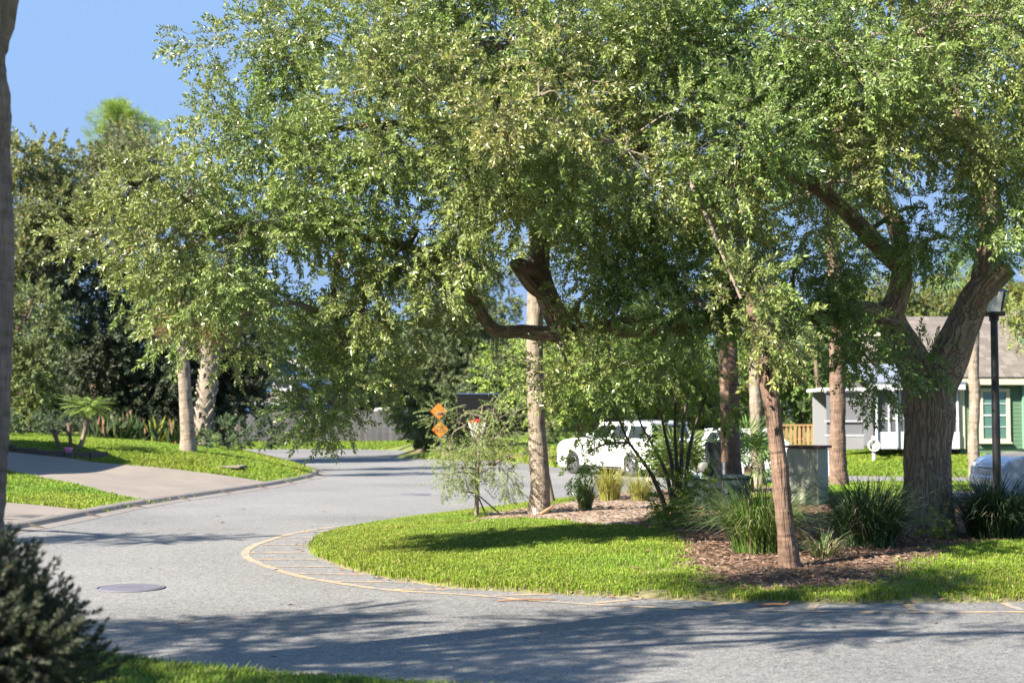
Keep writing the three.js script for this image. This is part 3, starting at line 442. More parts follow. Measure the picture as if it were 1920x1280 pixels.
tree('laurel_tree', 'deep green tree behind the bonnet of the white truck', [3.2, -60.5], 0.2, [2.7, 4.76, -60], [[2.25, 4.76, -60, 1.57, 1.35, 1.8], [3.83, 5.21, -60, 1.8, 1.57, 2], [1.35, 2.96, -60, 1.35, 1.12, 1.6], [3.15, 2.96, -60, 1.57, 1.12, 1.8], [5.63, 4.76, -60, 1.8, 1.8, 2]], broadSprigs, bg(mix3([0.9, 1.1, 0.7], [1.7, 1.8, 1]), { clumps: 0.8 }));
tree('laurel_tree', 'sunny bright green tree behind the boxy cabinet and picket fence', [12.6, -62.5], 0.16, [12.57, 4.85, -62], [[12.1, 5.09, -62, 1.86, 1.63, 2], [10.92, 3.46, -62, 1.39, 1.39, 1.8], [13.02, 3.46, -62, 1.16, 1.05, 1.5], [14.2, 5.09, -62, 1.39, 1.63, 1.8], [8.61, 4.16, -62, 1.63, 1.86, 1.8, 0.8]], broadSprigs, bg(mix3([1.6, 2, 0.8], [2.6, 2.7, 1]), { clumps: 0.8, size: [0.9, 1.5] }));
tree('oak_tree', 'leafy tree behind the porch roof of the green house', [17.5, -72], 0.25, [18.67, 6.95, -72], [[17.85, 6.41, -72, 1.62, 1.62, 2], [19.48, 6.95, -72, 2.16, 2.16, 2.2], [21.09, 5.86, -72, 1.62, 1.89, 2], [18.37, 4.78, -72, 1.35, 1.08, 1.6]], broadSprigs, bg(mix3([1.4, 1.5, 0.7], [2.8, 2.2, 0.7])));
tree('oak_tree', 'yellowing tree behind the ridge of the green house', [23, -74], 0.25, [23.37, 7.65, -74], [[23.1, 7.92, -74, 2.22, 1.66, 2.2], [25.6, 7.65, -74, 2.22, 1.94, 2.2], [27.81, 7.09, -74, 2.22, 2.22, 2.2]], broadSprigs, bg(mix3([1.6, 1.4, 0.6], [2.8, 2, 0.6])));
tree('young_tree', 'slender tree with a bent bough over the roof at the right edge', [12.6, -33], 0.07, [11.96, 3.74, -33], [[11.53, 4.24, -33, 0.43, 0.37, 0.6], [12.16, 4.37, -33, 0.62, 0.62, 0.8]], lushSprigs, { clumps: 2.4, per: 20, clumpR: [0.25, 0.4], tint: mix3([1, 0.9, 0.7], [1.6, 1.3, 0.8]) }, undefined, M.oak);
tree('young_tree', 'thin bare stemmed tree beside the picket fence', [12.4, -57.5], 0.1, [12.27, 5.51, -57.5], [[12.27, 5.94, -57.5, 1.08, 0.86, 1]], broadSprigs, bg(mix3([1.4, 1.6, 0.8], [2, 2, 1])));
tree('laurel_tree', 'mid green tree rising behind the far fence beside the blue house', [-12.5, -108], 0.2, [-12.98, 7.82, -108], [[-14.2, 9.04, -108, 2.23, 1.82, 2.4], [-10.95, 8.63, -108, 2.23, 2.02, 2.4], [-12.56, 5.79, -108, 3.24, 1.62, 2.4], [-14.99, 6.2, -108, 1.42, 1.62, 2]], broadSprigs, bg(mix3([1.4, 1.6, 0.8], [2.2, 2.2, 1]), { clumps: 0.5, size: [1.4, 2.2] }));
tree('laurel_tree', 'mid green tree far behind the rough left palm', [-19.5, -100], 0.2, [-18.04, 8.89, -100], [[-18.42, 9.27, -100, 1.87, 2.25, 2.4], [-17.27, 7.01, -100, 1.5, 1.87, 2.2]], broadSprigs, bg(mix3([1.2, 1.5, 0.8], [2, 2, 1]), { clumps: 0.5, size: [1.4, 2.2] }));
// trees standing outside the picture at the left, whose shade falls on the road and the wood
for (const [label, at, r, top, lobes] of [
  ['broad oak left of the picture shading the near road', [-14.2, -4.2], 0.35, [-10, 7, -6], [[-10, 7, -7.4, 1.7, 0.8, 1.9, 1.2], [-8.2, 7.2, -6.4, 1.4, 0.7, 1.5, 1.1], [-10, 7.2, -3.6, 1.6, 0.8, 1.6, 1.2], [-7.2, 7.2, -5.2, 1.2, 0.6, 1, 0.9], [-6.2, 7, -8.2, 1.4, 0.6, 0.8, 1.4], [-5.2, 6, -9.4, 0.6, 0.5, 0.4, 1.5], [-4.2, 7.4, -7.6, 1.2, 0.5, 0.8, 0.7], [-2.8, 7.6, -7.5, 1.1, 0.5, 0.9, 0.9]]],
  ['oak left of the picture shading a band of the road', [-18.6, -21.5], 0.3, [-15.5, 6.8, -19.8], [[-14.2, 7, -17.9, 2.4, 0.6, 0.65, 1.8], [-18.6, 7.6, -20, 2, 1.2, 1, 0.7]]],
  ['tall oak left of the picture beyond the driveway', [-31, -53], 0.45, [-29, 6, -53], [[-30, 6.4, -52, 4, 2.4, 4, 0.6], [-25.8, 5.6, -56, 2.4, 2.4, 3, 0.6]]],
]) tree('oak_tree', label, at, r, top, lobes, r < 0.4 ? oakSprigs.slice(0, 2) : broadSprigs, r < 0.4 ? { clumps: 2, per: 26, clumpR: [0.35, 0.55], size: [1.1, 1.6] } : bg(() => [1, 1, 1]), M.softLeaf);
{ // far woodland closing the view: one mass
  const g = new THREE.Group(); g.name = 'woodland'; scene.add(g); tag(g, 'far belt of trees closing the view behind the houses', 'woodland', null, 'stuff');
  const lobes = []; for (let x = -62; x < 62; x += 5.2) { const k = smooth(-34, -26, x) * smooth(-2, -12, x), h = rnd(7, 10) - 1.5 * k; lobes.push([x, h * 0.55, -128 + rnd(-6, 6), rnd(3.4, 4.6), h * 0.5, 3, 1]); }
  const f = fill(lobes, { ...bg(mix3([0.8, 1, 0.7], [1.6, 1.6, 1.1])), clumps: 0.16, per: 22, clumpR: [1, 1.7], size: [2.2, 3.4], variants: 2 });
  f.lists.forEach((l, i) => copies(g, 'foliage', broadSprigs[i], M.softLeaf, l, true));
  const trunks = lobes.map(([x, y, z]) => { const b = land(x, z); return tube([[x, b - 0.2, z], [x + 0.3, (y + b) / 2, z], [x, y + 1, z]], [0.35, 0.25, 0.1], 6, 3); });
  part(g, 'trunks', merge(trunks), M.twig);
}

// ---------------------------------------------------------------- palms
function fan(seed, { petiole = 0.7, len = 0.65, n = 26, color = [0.1, 0.17, 0.035], droop = 0.35, width = 0.022, open = 2.5 }) {
  const r = seeded(seed), pos = [], col = [], push = (list, c) => { for (const q of list) { pos.push(...q); col.push(...c); } };
  const w = 0.012; for (let s = 0; s < 3; s++) { const a = s * 2.094, b = a + 2.094; push([[Math.cos(a) * w, 0, Math.sin(a) * w], [Math.cos(b) * w, 0, Math.sin(b) * w], [Math.cos(a) * w * 0.6, petiole, Math.sin(a) * w * 0.6], [Math.cos(b) * w, 0, Math.sin(b) * w], [Math.cos(b) * w * 0.6, petiole, Math.sin(b) * w * 0.6], [Math.cos(a) * w * 0.6, petiole, Math.sin(a) * w * 0.6]], color); }
  for (let i = 0; i < n; i++) {
    const a = lerp(-open, open, (i + 0.5) / n) + (r() - 0.5) * 0.05, l = len * (1 - 0.25 * Math.abs(a) / open) * (0.85 + 0.3 * r()), sx = Math.sin(a), sy = Math.cos(a), px = Math.cos(a), py = -Math.sin(a), k = 0.75 + 0.5 * r(), c = color.map((v) => v * k);
    const q = (t, o, z) => [sx * l * t + px * o, petiole + sy * l * t + py * o, z];
    const z1 = 0.02 * (i % 2 ? 1 : -1) + 0.06 * droop * l, z2 = droop * l * (0.7 + 0.6 * r()), z3 = droop * l * 1.9;
    push([q(0, 0, 0), q(0.5, width, z1), q(0.5, -width, z1), q(0.5, width, z1), q(0.82, width * 0.6, z2 * 0.6), q(0.5, -width, z1), q(0.5, -width, z1), q(0.82, width * 0.6, z2 * 0.6), q(0.82, -width * 0.6, z2 * 0.6), q(0.82, width * 0.6, z2 * 0.6), q(1, 0, lerp(z2, z3, r())), q(0.82, -width * 0.6, z2 * 0.6)], c);
  }
  return soup(pos, col);
}
function feather(seed, { len = 0.9, n = 30, leaf = 0.22, color = [0.16, 0.24, 0.03], droop = 0.55 }) {
  const r = seeded(seed), pos = [], col = [], at = (t) => V(0, len * (t - 0.12 * t * t * droop), droop * len * 0.55 * t * t);
  const pts = [0, 0.33, 0.66, 1].map(at), st = plain(tube(pts, [0.012, 0.009, 0.006, 0.002], 3, 2)); pos.push(...st.attributes.position.array); for (let i = 0; i < st.attributes.position.count; i++) col.push(...color);
  for (let i = 0; i < n; i++) for (const s of [-1, 1]) { const t = 0.15 + (0.85 * i) / n; leafQuads(pos, col, at(t), V(s * 0.9, 0.45, 0.3 + 0.2 * r()).normalize(), V(0.2 * s, 0.5, 0.8).normalize(), leaf * Math.sin(Math.PI * (0.15 + 0.8 * t)) * (0.9 + 0.3 * r()), 0.009, color.map((v) => v * (0.75 + 0.5 * r()))); }
  return soup(pos, col);
}
const greenFans = [71, 72].map((s) => fan(s, {})), yellowFans = [73, 74].map((s) => fan(s, { color: [0.22, 0.29, 0.06], droop: 0.15, len: 0.75, petiole: 0.6 })), deadFans = [75, 76].map((s) => fan(s, { color: [0.3, 0.215, 0.09], droop: 0.9, len: 0.6, petiole: 0.5 }));
function fronds(parent, name, geos, at, n, low, high, size, m = M.blade, seed = 1) { // a rosette of leaves, each its own part
  const r = seeded(seed);
  for (let i = 0; i < n; i++) { const a = i * 2.4 + r() * 0.5, e = lerp(low, high, (i + r()) / n), o = part(parent, name, geos[i % geos.length], m); o.position.set(...at); const yaw = new THREE.Quaternion().setFromAxisAngle(UPV, a), tip = new THREE.Quaternion().setFromAxisAngle(V(1, 0, 0), Math.PI / 2 - e); o.quaternion.copy(yaw.multiply(tip)); o.scale.setScalar(size * (0.85 + 0.3 * r())); }
}
function palm(label, at, pts, radii, { m = M.palm, crown = 0, dead = 0, size = 1, name = 'palm_tree', rough = 0.03, group } = {}) {
  const y = land(at[0], at[1]), t = thing(name, label, 'palm tree', [at[0], y - 0.08, at[1]], 0, group), loc = pts.map((p) => [p[0] - at[0], p[1] - y + 0.08, p[2] - at[1]]);
  part(t, 'trunk', tube([[0, 0, 0], ...loc], radii, 28, 12, (a, l) => 0.02 * (noise2(l * 9, 3) - 0.5) + rough * (noise2(a * 4, l * 3) - 0.5) + 0.05 * Math.exp(-l * 6)), m);
  const top = loc.at(-1);
  if (crown) fronds(t, 'frond', greenFans, top, crown, -0.5, 1.3, size, M.blade, 3);
  if (dead) fronds(t, 'dead_frond', deadFans, top, dead, -1.5, -0.85, size, M.blade, 4);
  return t;
}
palm('pale smooth palm trunk standing beside the young staked tree, mid picture', [0.5, -26.6], [[0.52, 0.81, -26.6], [0.46, 1.8, -26.6], [0.43, 3.4, -26.6], [0.46, 5, -26.6], [0.5, 6.52, -26.6]], [0.185, 0.17, 0.155, 0.155, 0.15, 0.15], { m: M.paleBark, crown: 22, size: 1.3 });
{ const t = palm('leaning reddish dead palm trunk pitted with holes, nearest on the mulch', [3.38, -17.35], [[3.31, 0.57, -17.3], [3.25, 1.34, -17.3], [3.14, 2.24, -17.3], [3.03, 2.89, -17.3], [2.94, 3.45, -17.35]], [0.105, 0.1, 0.1, 0.1, 0.098, 0.085], { m: mat({ map: palmBarkColor, bumpMap: palmBark, bumpScale: 0.03, color: lin(0.25, 0.16, 0.115), roughness: 0.95 }), rough: 0.025, name: 'dead_palm' });
  const r = seeded(9), o = t.position, holeM = mat({ color: lin(0.02, 0.012, 0.01), roughness: 1 });
  for (const [px, w, h] of [[[3.08, 2.74, -17.2], 0.03, 0.06], [[3.1, 2.56, -17.19], 0.03, 0.16], [[3.07, 2.36, -17.18], 0.025, 0.08], [[3.12, 2.27, -17.18], 0.02, 0.05], [[3.13, 2.1, -17.18], 0.02, 0.03], [[3.09, 2.21, -17.18], 0.012, 0.02]]) { const g = new THREE.SphereGeometry(1, 10, 8); g.scale(w, h / 1.6, 0.02); g.translate(px[0] - o.x, px[1] - o.y, px[2] - o.z - 0.004); part(t, 'hole', g, holeM); } }
palm('stout dark palm trunk between the meter post and the leaning dead trunk', [4.6, -29.8], [[4.57, 1, -29.8], [4.56, 2.01, -29.8], [4.54, 3.12, -29.8], [4.51, 4.47, -29.8], [4.49, 5.82, -29.8]], [0.25, 0.21, 0.2, 0.195, 0.19, 0.18], { m: M.palmDark, crown: 14, size: 1.2 });
palm('thin pale palm trunk in front of the white car', [6.5, -37.6], [[6.47, 1.18, -37.6], [6.45, 2.02, -37.6], [6.43, 3.15, -37.6], [6.43, 4.56, -37.6]], [0.19, 0.165, 0.16, 0.15, 0.14], { crown: 10, size: 1 });
palm('tall brown palm trunk right of the pale cabinet', [8.44, -36.8], [[8.41, 0.92, -36.8], [8.43, 2.57, -36.8], [8.41, 4.5, -36.8], [8.35, 6.59, -36.8], [8.29, 8.27, -36.8]], [0.24, 0.2, 0.195, 0.19, 0.185, 0.18], { m: M.palmDark, crown: 24, size: 1.7 });
palm('pinkish curved palm trunk before the green house window', [15.2, -46.8], [[15.16, 1.34, -46.8], [15.24, 2.74, -46.8], [15.19, 3.62, -46.8], [15.23, 4.85, -46.8], [15.33, 6.61, -46.8]], [0.2, 0.18, 0.17, 0.19, 0.18, 0.17], { crown: 14, size: 1.4 });
palm('smooth pale palm trunk on the mound at the left', [-10.4, -45.8], [[-10.44, 1.69, -45.8], [-10.54, 2.89, -45.8], [-10.62, 4.1, -45.8], [-10.71, 5.3, -45.8], [-10.77, 6.08, -45.8]], [0.26, 0.22, 0.2, 0.19, 0.19, 0.2], { crown: 14, dead: 26, size: 1.35 });
{ // boots left on the second left palm
  const t = palm('rough palm trunk covered in crossed leaf bases at the left', [-11.15, -51.5], [[-11.14, 1.85, -51.5], [-11.04, 3.01, -51.5], [-10.94, 4.17, -51.5], [-10.87, 5.14, -51.5], [-10.81, 6.3, -51.5]], [0.26, 0.27, 0.29, 0.3, 0.3, 0.28], { m: M.palm, crown: 16, dead: 20, size: 1.5 });
  const g = box(0.1, 0.42, 0.05), gm = mat({ map: palmBarkColor, color: lin(0.46, 0.41, 0.35) }), o = t.position, c = new THREE.CatmullRomCurve3([[-11.15, 0, -51.5], [-11.14, 1.85, -51.5], [-11.04, 3.01, -51.5], [-10.94, 4.17, -51.5], [-10.87, 5.14, -51.5], [-10.81, 6.11, -51.5]].map((p, i) => V(p[0], i ? p[1] : o.y, p[2])));
  for (let k = 0; k < 110; k++) { const a = k * 2.4, p = c.getPointAt(0.12 + (0.86 * k) / 110), b = part(t, 'leaf_base', g, gm); b.position.set(p.x - o.x + Math.cos(a) * 0.3, p.y - o.y, p.z - o.z + Math.sin(a) * 0.3); b.rotation.set(0, -a + Math.PI / 2, 0); b.rotateZ(k % 2 ? 0.5 : -0.5); b.rotateX(0.35); b.scale.setScalar(rnd(0.75, 1.1)); }
}
{ // near palm at the left edge of the picture
  const x = -3.93, z = -10.5, y = land(x, z), t = thing('palm_tree', 'near rough palm trunk cut by the left edge of the picture', 'palm tree', [x, y - 0.1, z]);
  part(t, 'trunk', tube([[-0.03, 0, 0], [-0.02, 0.8, 0], [0.01, 1.8, 0], [0.02, 3, 0], [0.025, 3.8, 0], [0.02, 4.35, 0], [-0.03, 4.6, 0], [-0.03, 4.8, 0], [0, 4.98, 0], [0, 5.4, 0], [0, 6.6, 0]], [0.2, 0.185, 0.19, 0.2, 0.205, 0.2, 0.15, 0.16, 0.225, 0.22, 0.2], 40, 14, (a, l) => 0.015 * (noise2(a * 14, l * 5) - 0.5) + 0.018 * (noise2(a * 5, l * 26) - 0.5)), mat({ map: palmBarkColor, bumpMap: palmBark, bumpScale: 0.03, color: lin(0.29, 0.22, 0.19), roughness: 0.95 }));
  fronds(t, 'frond', greenFans, [0, 6.6, 0], 20, -0.3, 1.3, 1.5, M.blade, 8);
}
{ // small date palm with two dead stems, on its bed
  const x = -13.3, z = -43.6, y = land(x, z), p = thing('small_date_palm', 'small date palm with bright arching fronds on a curved trunk at the left', 'palm tree', [x, y - 0.05, z]);
  part(p, 'trunk', tube([[0, 0, 0], [0.16, 0.4, 0], [0.27, 0.85, 0], [0.3, 1.2, 0], [0.3, 1.4, 0]], [0.075, 0.07, 0.075, 0.12, 0.1], 16, 8, (a, l) => 0.03 * (noise2(a * 6, l * 16) - 0.5)), M.palm);
  fronds(p, 'frond', [81, 82].map((s) => feather(s, { len: 0.95 })), [0.3, 1.38, 0], 40, -0.15, 0.8, 0.95, M.blade, 5);
  for (const [dx, h, l, label] of [[-0.52, 0.62, -0.22, 'short leaning dead palm stem'], [-0.2, 0.85, -0.06, 'shaggy dead palm stem']]) {
    const s = thing('palm_stump', label + ' beside the small date palm', 'dead palm', [x + dx, land(x + dx, z) - 0.04, z]);
    part(s, 'stem', tube([[0, 0, 0], [l * 0.5, h * 0.5, 0], [l, h, 0]], [0.05, 0.055, 0.075], 12, 8, (a, q) => 0.03 * (noise2(a * 5, q * 18) - 0.5)), M.palmDark);
    fronds(s, 'dead_leaf_base', [box(0.025, 0.2, 0.012, 0, 0.06, 0)], [l * 0.9, h * 0.9, 0], 18, 0.1, 1.3, 0.8, M.palm, 6);
  }
  const pot = thing('flower_pot', 'small pink flower pot at the edge of the bed', 'pot', [x + 0.05, land(x, z + 1.05) + 0.02, z + 1.05]);
  part(pot, 'pot', new THREE.LatheGeometry([[0, 0], [0.085, 0], [0.13, 0.22], [0.14, 0.22], [0.14, 0.25], [0.115, 0.25], [0.08, 0.03], [0, 0.03]].map((q) => new THREE.Vector2(...q)), 24), mat({ color: lin(0.62, 0.2, 0.42), roughness: 0.6 }));
  const e = thing('bed_edging', 'dark timber edging of the small palm bed', 'edging', [0, 0, 0]);
  const pts = [[-15.6, -43.1], [-14.9, -42.75], [-14.1, -42.45], [-13.3, -42.35], [-12.6, -42.5], [-12.2, -43]];
  for (let i = 0; i + 1 < pts.length; i++) { const [a, b] = [pts[i], pts[i + 1]], len = Math.hypot(b[0] - a[0], b[1] - a[1]), o = part(e, 'timber', box(len * 0.98, 0.2, 0.1, 0, 0, 0, 0.012), mat({ map: woodTex, color: lin(0.1, 0.08, 0.075) })); const mx = (a[0] + b[0]) / 2, mz = (a[1] + b[1]) / 2; o.position.set(mx, land(mx, mz) + 0.08, mz); o.rotation.y = -Math.atan2(b[1] - a[1], b[0] - a[0]); }
}
{ // fan palm on the island, low and yellow green
  const at = [4.05, -34.5], t = thing('fan_palm', 'low yellow green fan palm behind the multi stemmed shrub', 'palm', [at[0], land(...at), at[1]]);
  part(t, 'trunk', tube([[0, -0.1, 0], [0, 0.25, 0], [0.02, 0.5, 0]], [0.14, 0.13, 0.1], 12, 4, barkRough(0.03, 3)), M.palmDark);
  fronds(t, 'frond', yellowFans, [0.02, 0.45, 0], 22, -0.1, 1.35, 1.05, M.blade, 12);
  const b = [5.6, -33.8], u = thing('fan_palm', 'green fan palm with drooping fronds before the white car', 'palm', [b[0], land(...b), b[1]]);
  part(u, 'trunk', tube([[0, -0.1, 0], [0, 0.3, 0], [0, 0.6, 0]], [0.14, 0.13, 0.1], 12, 4, barkRough(0.03, 3)), M.palmDark);
  fronds(u, 'frond', greenFans, [0, 0.55, 0], 18, -0.1, 1.35, 1, M.blade, 13);
}

// ---------------------------------------------------------------- shrubs, ornamental grasses, hedge
function clump(label, x, z, n, len, w, c, spread, seed, dry = 0.06, group = 'strap leaved grass clumps on the island') {
  const r = seeded(seed), pos = [], col = [], y = land(x, z);
  for (let i = 0; i < n; i++) {
    const a = r() * 6.283, d = Math.sqrt(r()) * spread * 0.35, l = len * (0.5 + 0.65 * r()), out = spread * (0.25 + 0.9 * r()), bx = Math.cos(a) * d, bz = Math.sin(a) * d, b = a + (r() - 0.5) * 1.2, cx = Math.cos(b), cz = Math.sin(b), k = 0.6 + 0.7 * r(), isDry = r() < dry, cc = isDry ? [0.36 * k, 0.28 * k, 0.16 * k] : c.map((v) => v * k), ww = w * (0.7 + 0.6 * r()), fall = 0.25 + 1.1 * r();
    let prev = null;
    for (let s = 0; s <= 6; s++) { const t = s / 6, px = bx + cx * out * t * t * 0.9 + cx * 0.05 * t, py = l * (t - fall * 0.5 * t * t * t), pz = bz + cz * out * t * t * 0.9 + cz * 0.05 * t, q = ww * (1 - t * t * 0.95), cur = [[px - cz * q, py, pz + cx * q], [px + cz * q, py, pz - cx * q]]; if (prev) { pos.push(...prev[0], ...prev[1], ...cur[0], ...cur[0], ...prev[1], ...cur[1]); for (let j = 0; j < 6; j++) col.push(...cc); } prev = cur; }
  }
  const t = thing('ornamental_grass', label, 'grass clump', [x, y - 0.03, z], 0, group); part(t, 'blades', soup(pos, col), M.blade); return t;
}
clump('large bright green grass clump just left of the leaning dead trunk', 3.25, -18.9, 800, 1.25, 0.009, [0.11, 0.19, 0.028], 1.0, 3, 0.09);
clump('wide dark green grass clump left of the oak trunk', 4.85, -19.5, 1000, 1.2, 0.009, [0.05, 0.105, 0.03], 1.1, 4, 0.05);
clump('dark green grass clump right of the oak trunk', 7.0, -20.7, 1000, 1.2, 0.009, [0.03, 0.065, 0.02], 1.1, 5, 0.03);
clump('small green grass clump right of the pale palm trunk', 1.42, -27.6, 320, 0.95, 0.008, [0.13, 0.2, 0.05], 0.35, 6, 0.1);
clump('yellow grass clump in front of the white truck', 2.15, -31.4, 520, 1.1, 0.008, [0.32, 0.33, 0.05], 0.6, 7, 0.15);
clump('smaller yellow grass clump left of the shrub stems', 2.75, -30.6, 380, 0.8, 0.008, [0.3, 0.31, 0.06], 0.5, 8, 0.15);
clump('sparse low grass tuft behind the leaning dead trunk', 3.95, -18.2, 160, 0.5, 0.007, [0.09, 0.15, 0.04], 0.45, 10, 0.35);
function bush(name, label, x, z, lobes, geos, opt, m, stems, group, cat = 'shrub') {
  const y = land(x, z), t = thing(name, label, cat, [x, y - 0.05, z], 0, group);
  for (const s of stems) part(t, 'stem', tube(s.pts.map((p) => [p[0] - x, p[1] - y + 0.05, p[2] - z]), s.r, 10, 6, barkRough(0.01, 2)), s.m ?? M.twig);
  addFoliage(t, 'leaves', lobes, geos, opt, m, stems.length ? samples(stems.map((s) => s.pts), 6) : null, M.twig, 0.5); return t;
}
{ // multi stemmed shrub
  const b = (px, py) => [px, py], x = 2.72, z = -22.9, s0 = [2.69, 0.33, -22.9], S = (dx, ...pts) => ({ pts: [[s0[0] + dx, 0.15, -22.9], ...pts], r: [0.042, 0.034, 0.026, 0.016, 0.01], m: mat({ color: lin(0.085, 0.065, 0.045) }) });
  bush('multi_stemmed_shrub', 'multi stemmed shrub fanning up from a leafy base, in front of the fan palm', x, z, [[2.4, 2.51, -22.9, 0.64, 0.52, 0.6, 0.8], [1.61, 2.16, -22.6, 0.55, 0.38, 0.5, 0.7], [1.27, 1.78, -22.6, 0.47, 0.25, 0.4, 1.4], [1.1, 1.36, -22.6, 0.25, 0.22, 0.3, 1.2], [3.12, 2.34, -23.1, 0.52, 0.52, 0.5, 0.7], [2.06, 3.11, -22.9, 0.6, 0.43, 0.5, 0.7], [2.85, 3.03, -23, 0.6, 0.43, 0.5, 0.6], [1.77, 1.49, -22.6, 0.3, 0.21, 0.3, 0.6], [2.68, 0.68, -22.8, 0.38, 0.34, 0.35, 2], [2.54, 0.43, -22.7, 0.26, 0.21, 0.25, 2], [3.03, 0.71, -22.9, 0.26, 0.34, 0.25, 2]], lushSprigs,
    { clumps: 15, per: 18, clumpR: [0.16, 0.32], size: [0.6, 0.95], tint: mix3([1, 1.15, 0.7], [1.6, 1.6, 0.9]) }, M.leaf,
    [S(-0.1, [2.26, 1.01, -22.8], [1.87, 1.57, -22.7], [1.61, 2.08, -22.6], [1.27, 2.33, -22.6]), S(-0.03, [2.58, 1.14, -22.9], [2.44, 1.82, -22.9], [2.32, 2.51, -22.9], [2.25, 3.02, -22.9]), S(0, [2.72, 1.22, -22.9], [2.76, 1.91, -22.9], [2.89, 2.68, -22.9], [2.92, 3.37, -22.9]), S(0.05, [2.82, 1.13, -23], [2.93, 1.74, -23], [3.15, 2.34, -23], [3.28, 2.77, -23]), S(0.02, [2.65, 1.14, -22.9], [2.62, 1.82, -22.9], [2.64, 2.51, -22.9], [2.6, 3.2, -22.9]), S(-0.06, [2.48, 1.05, -22.85], [2.23, 1.57, -22.8], [2.05, 1.91, -22.8], [1.97, 2.33, -22.8])]);
}
{ // young staked tree
  const t0 = [-0.66, 0.23, -26.4], st = [[t0[0], land(t0[0], -26.4), -26.4], [-0.63, 1.01, -26.4], [-0.61, 1.8, -26.4], [-0.54, 2.2, -26.4]];
  bush('sapling', 'young wispy tree in front of the basketball hoop on the island tip', t0[0], -26.4, [[-0.93, 1.02, -26.3, 0.44, 0.26, 0.4], [-0.3, 1.11, -26.4, 0.4, 0.26, 0.4], [-1.08, 1.41, -26.2, 0.39, 0.22, 0.4], [-0.2, 1.6, -26.4, 0.4, 0.25, 0.4], [-0.69, 1.51, -26.3, 0.39, 0.25, 0.4], [-1.23, 2.02, -26.2, 0.26, 0.14, 0.25], [-0.79, 2.05, -26.3, 0.25, 0.18, 0.25], [-0.35, 2.1, -26.4, 0.3, 0.2, 0.3], [0, 1.01, -26.5, 0.25, 0.35, 0.25, 0.8], [-0.83, 0.58, -26.3, 0.3, 0.26, 0.3, 0.6], [0.1, 2, -26.5, 0.25, 0.2, 0.25, 0.8], [-1.32, 0.83, -26.2, 0.2, 0.16, 0.2, 0.6]], tinySprigs, { clumps: 50, per: 13, clumpR: [0.16, 0.3], size: [0.6, 0.95], droop: 0.5, tint: mix3([1.3, 1.3, 1.2], [2, 1.8, 1.6]) }, M.softLeaf,
    [{ pts: st, r: [0.04, 0.033, 0.024, 0.012], m: M.palm }, ...[[[-0.63, 1.31, -26.4], [-0.3, 1.6, -26.4], [0.05, 2.05, -26.5]], [[-0.62, 1.6, -26.4], [-0.25, 1.95, -26.4], [0.25, 2.15, -26.5]], [[-0.62, 1.65, -26.4], [-0.98, 1.9, -26.3], [-1.28, 2.05, -26.2]], [[-0.63, 0.92, -26.4], [-0.3, 1.11, -26.4], [0, 1.31, -26.5]]].map((pts) => ({ pts, r: [0.014, 0.01, 0.006], m: M.palm }))], null, 'young tree');
}
bush('hedge_bush', 'dark soft focus bush at the lower left corner', -3.05, -7.3, [[-3.15, 0.5, -7.3, 1, 0.86, 0.8, 1.8], [-3, 0.6, -7.1, 0.8, 0.65, 0.5, 1.6]], hedgeSprigs, { clumps: 60, per: 34, clumpR: [0.12, 0.2], size: [0.5, 0.8], droop: -0.3, shell: 0.5, tint: mix3([0.8, 0.9, 0.7], [1.5, 1.2, 1]) }, M.softLeaf, [{ pts: [[-3.05, 0, -7.3], [-3.08, 0.4, -7.3], [-3.1, 0.9, -7.3]], r: [0.04, 0.03, 0.01] }]);
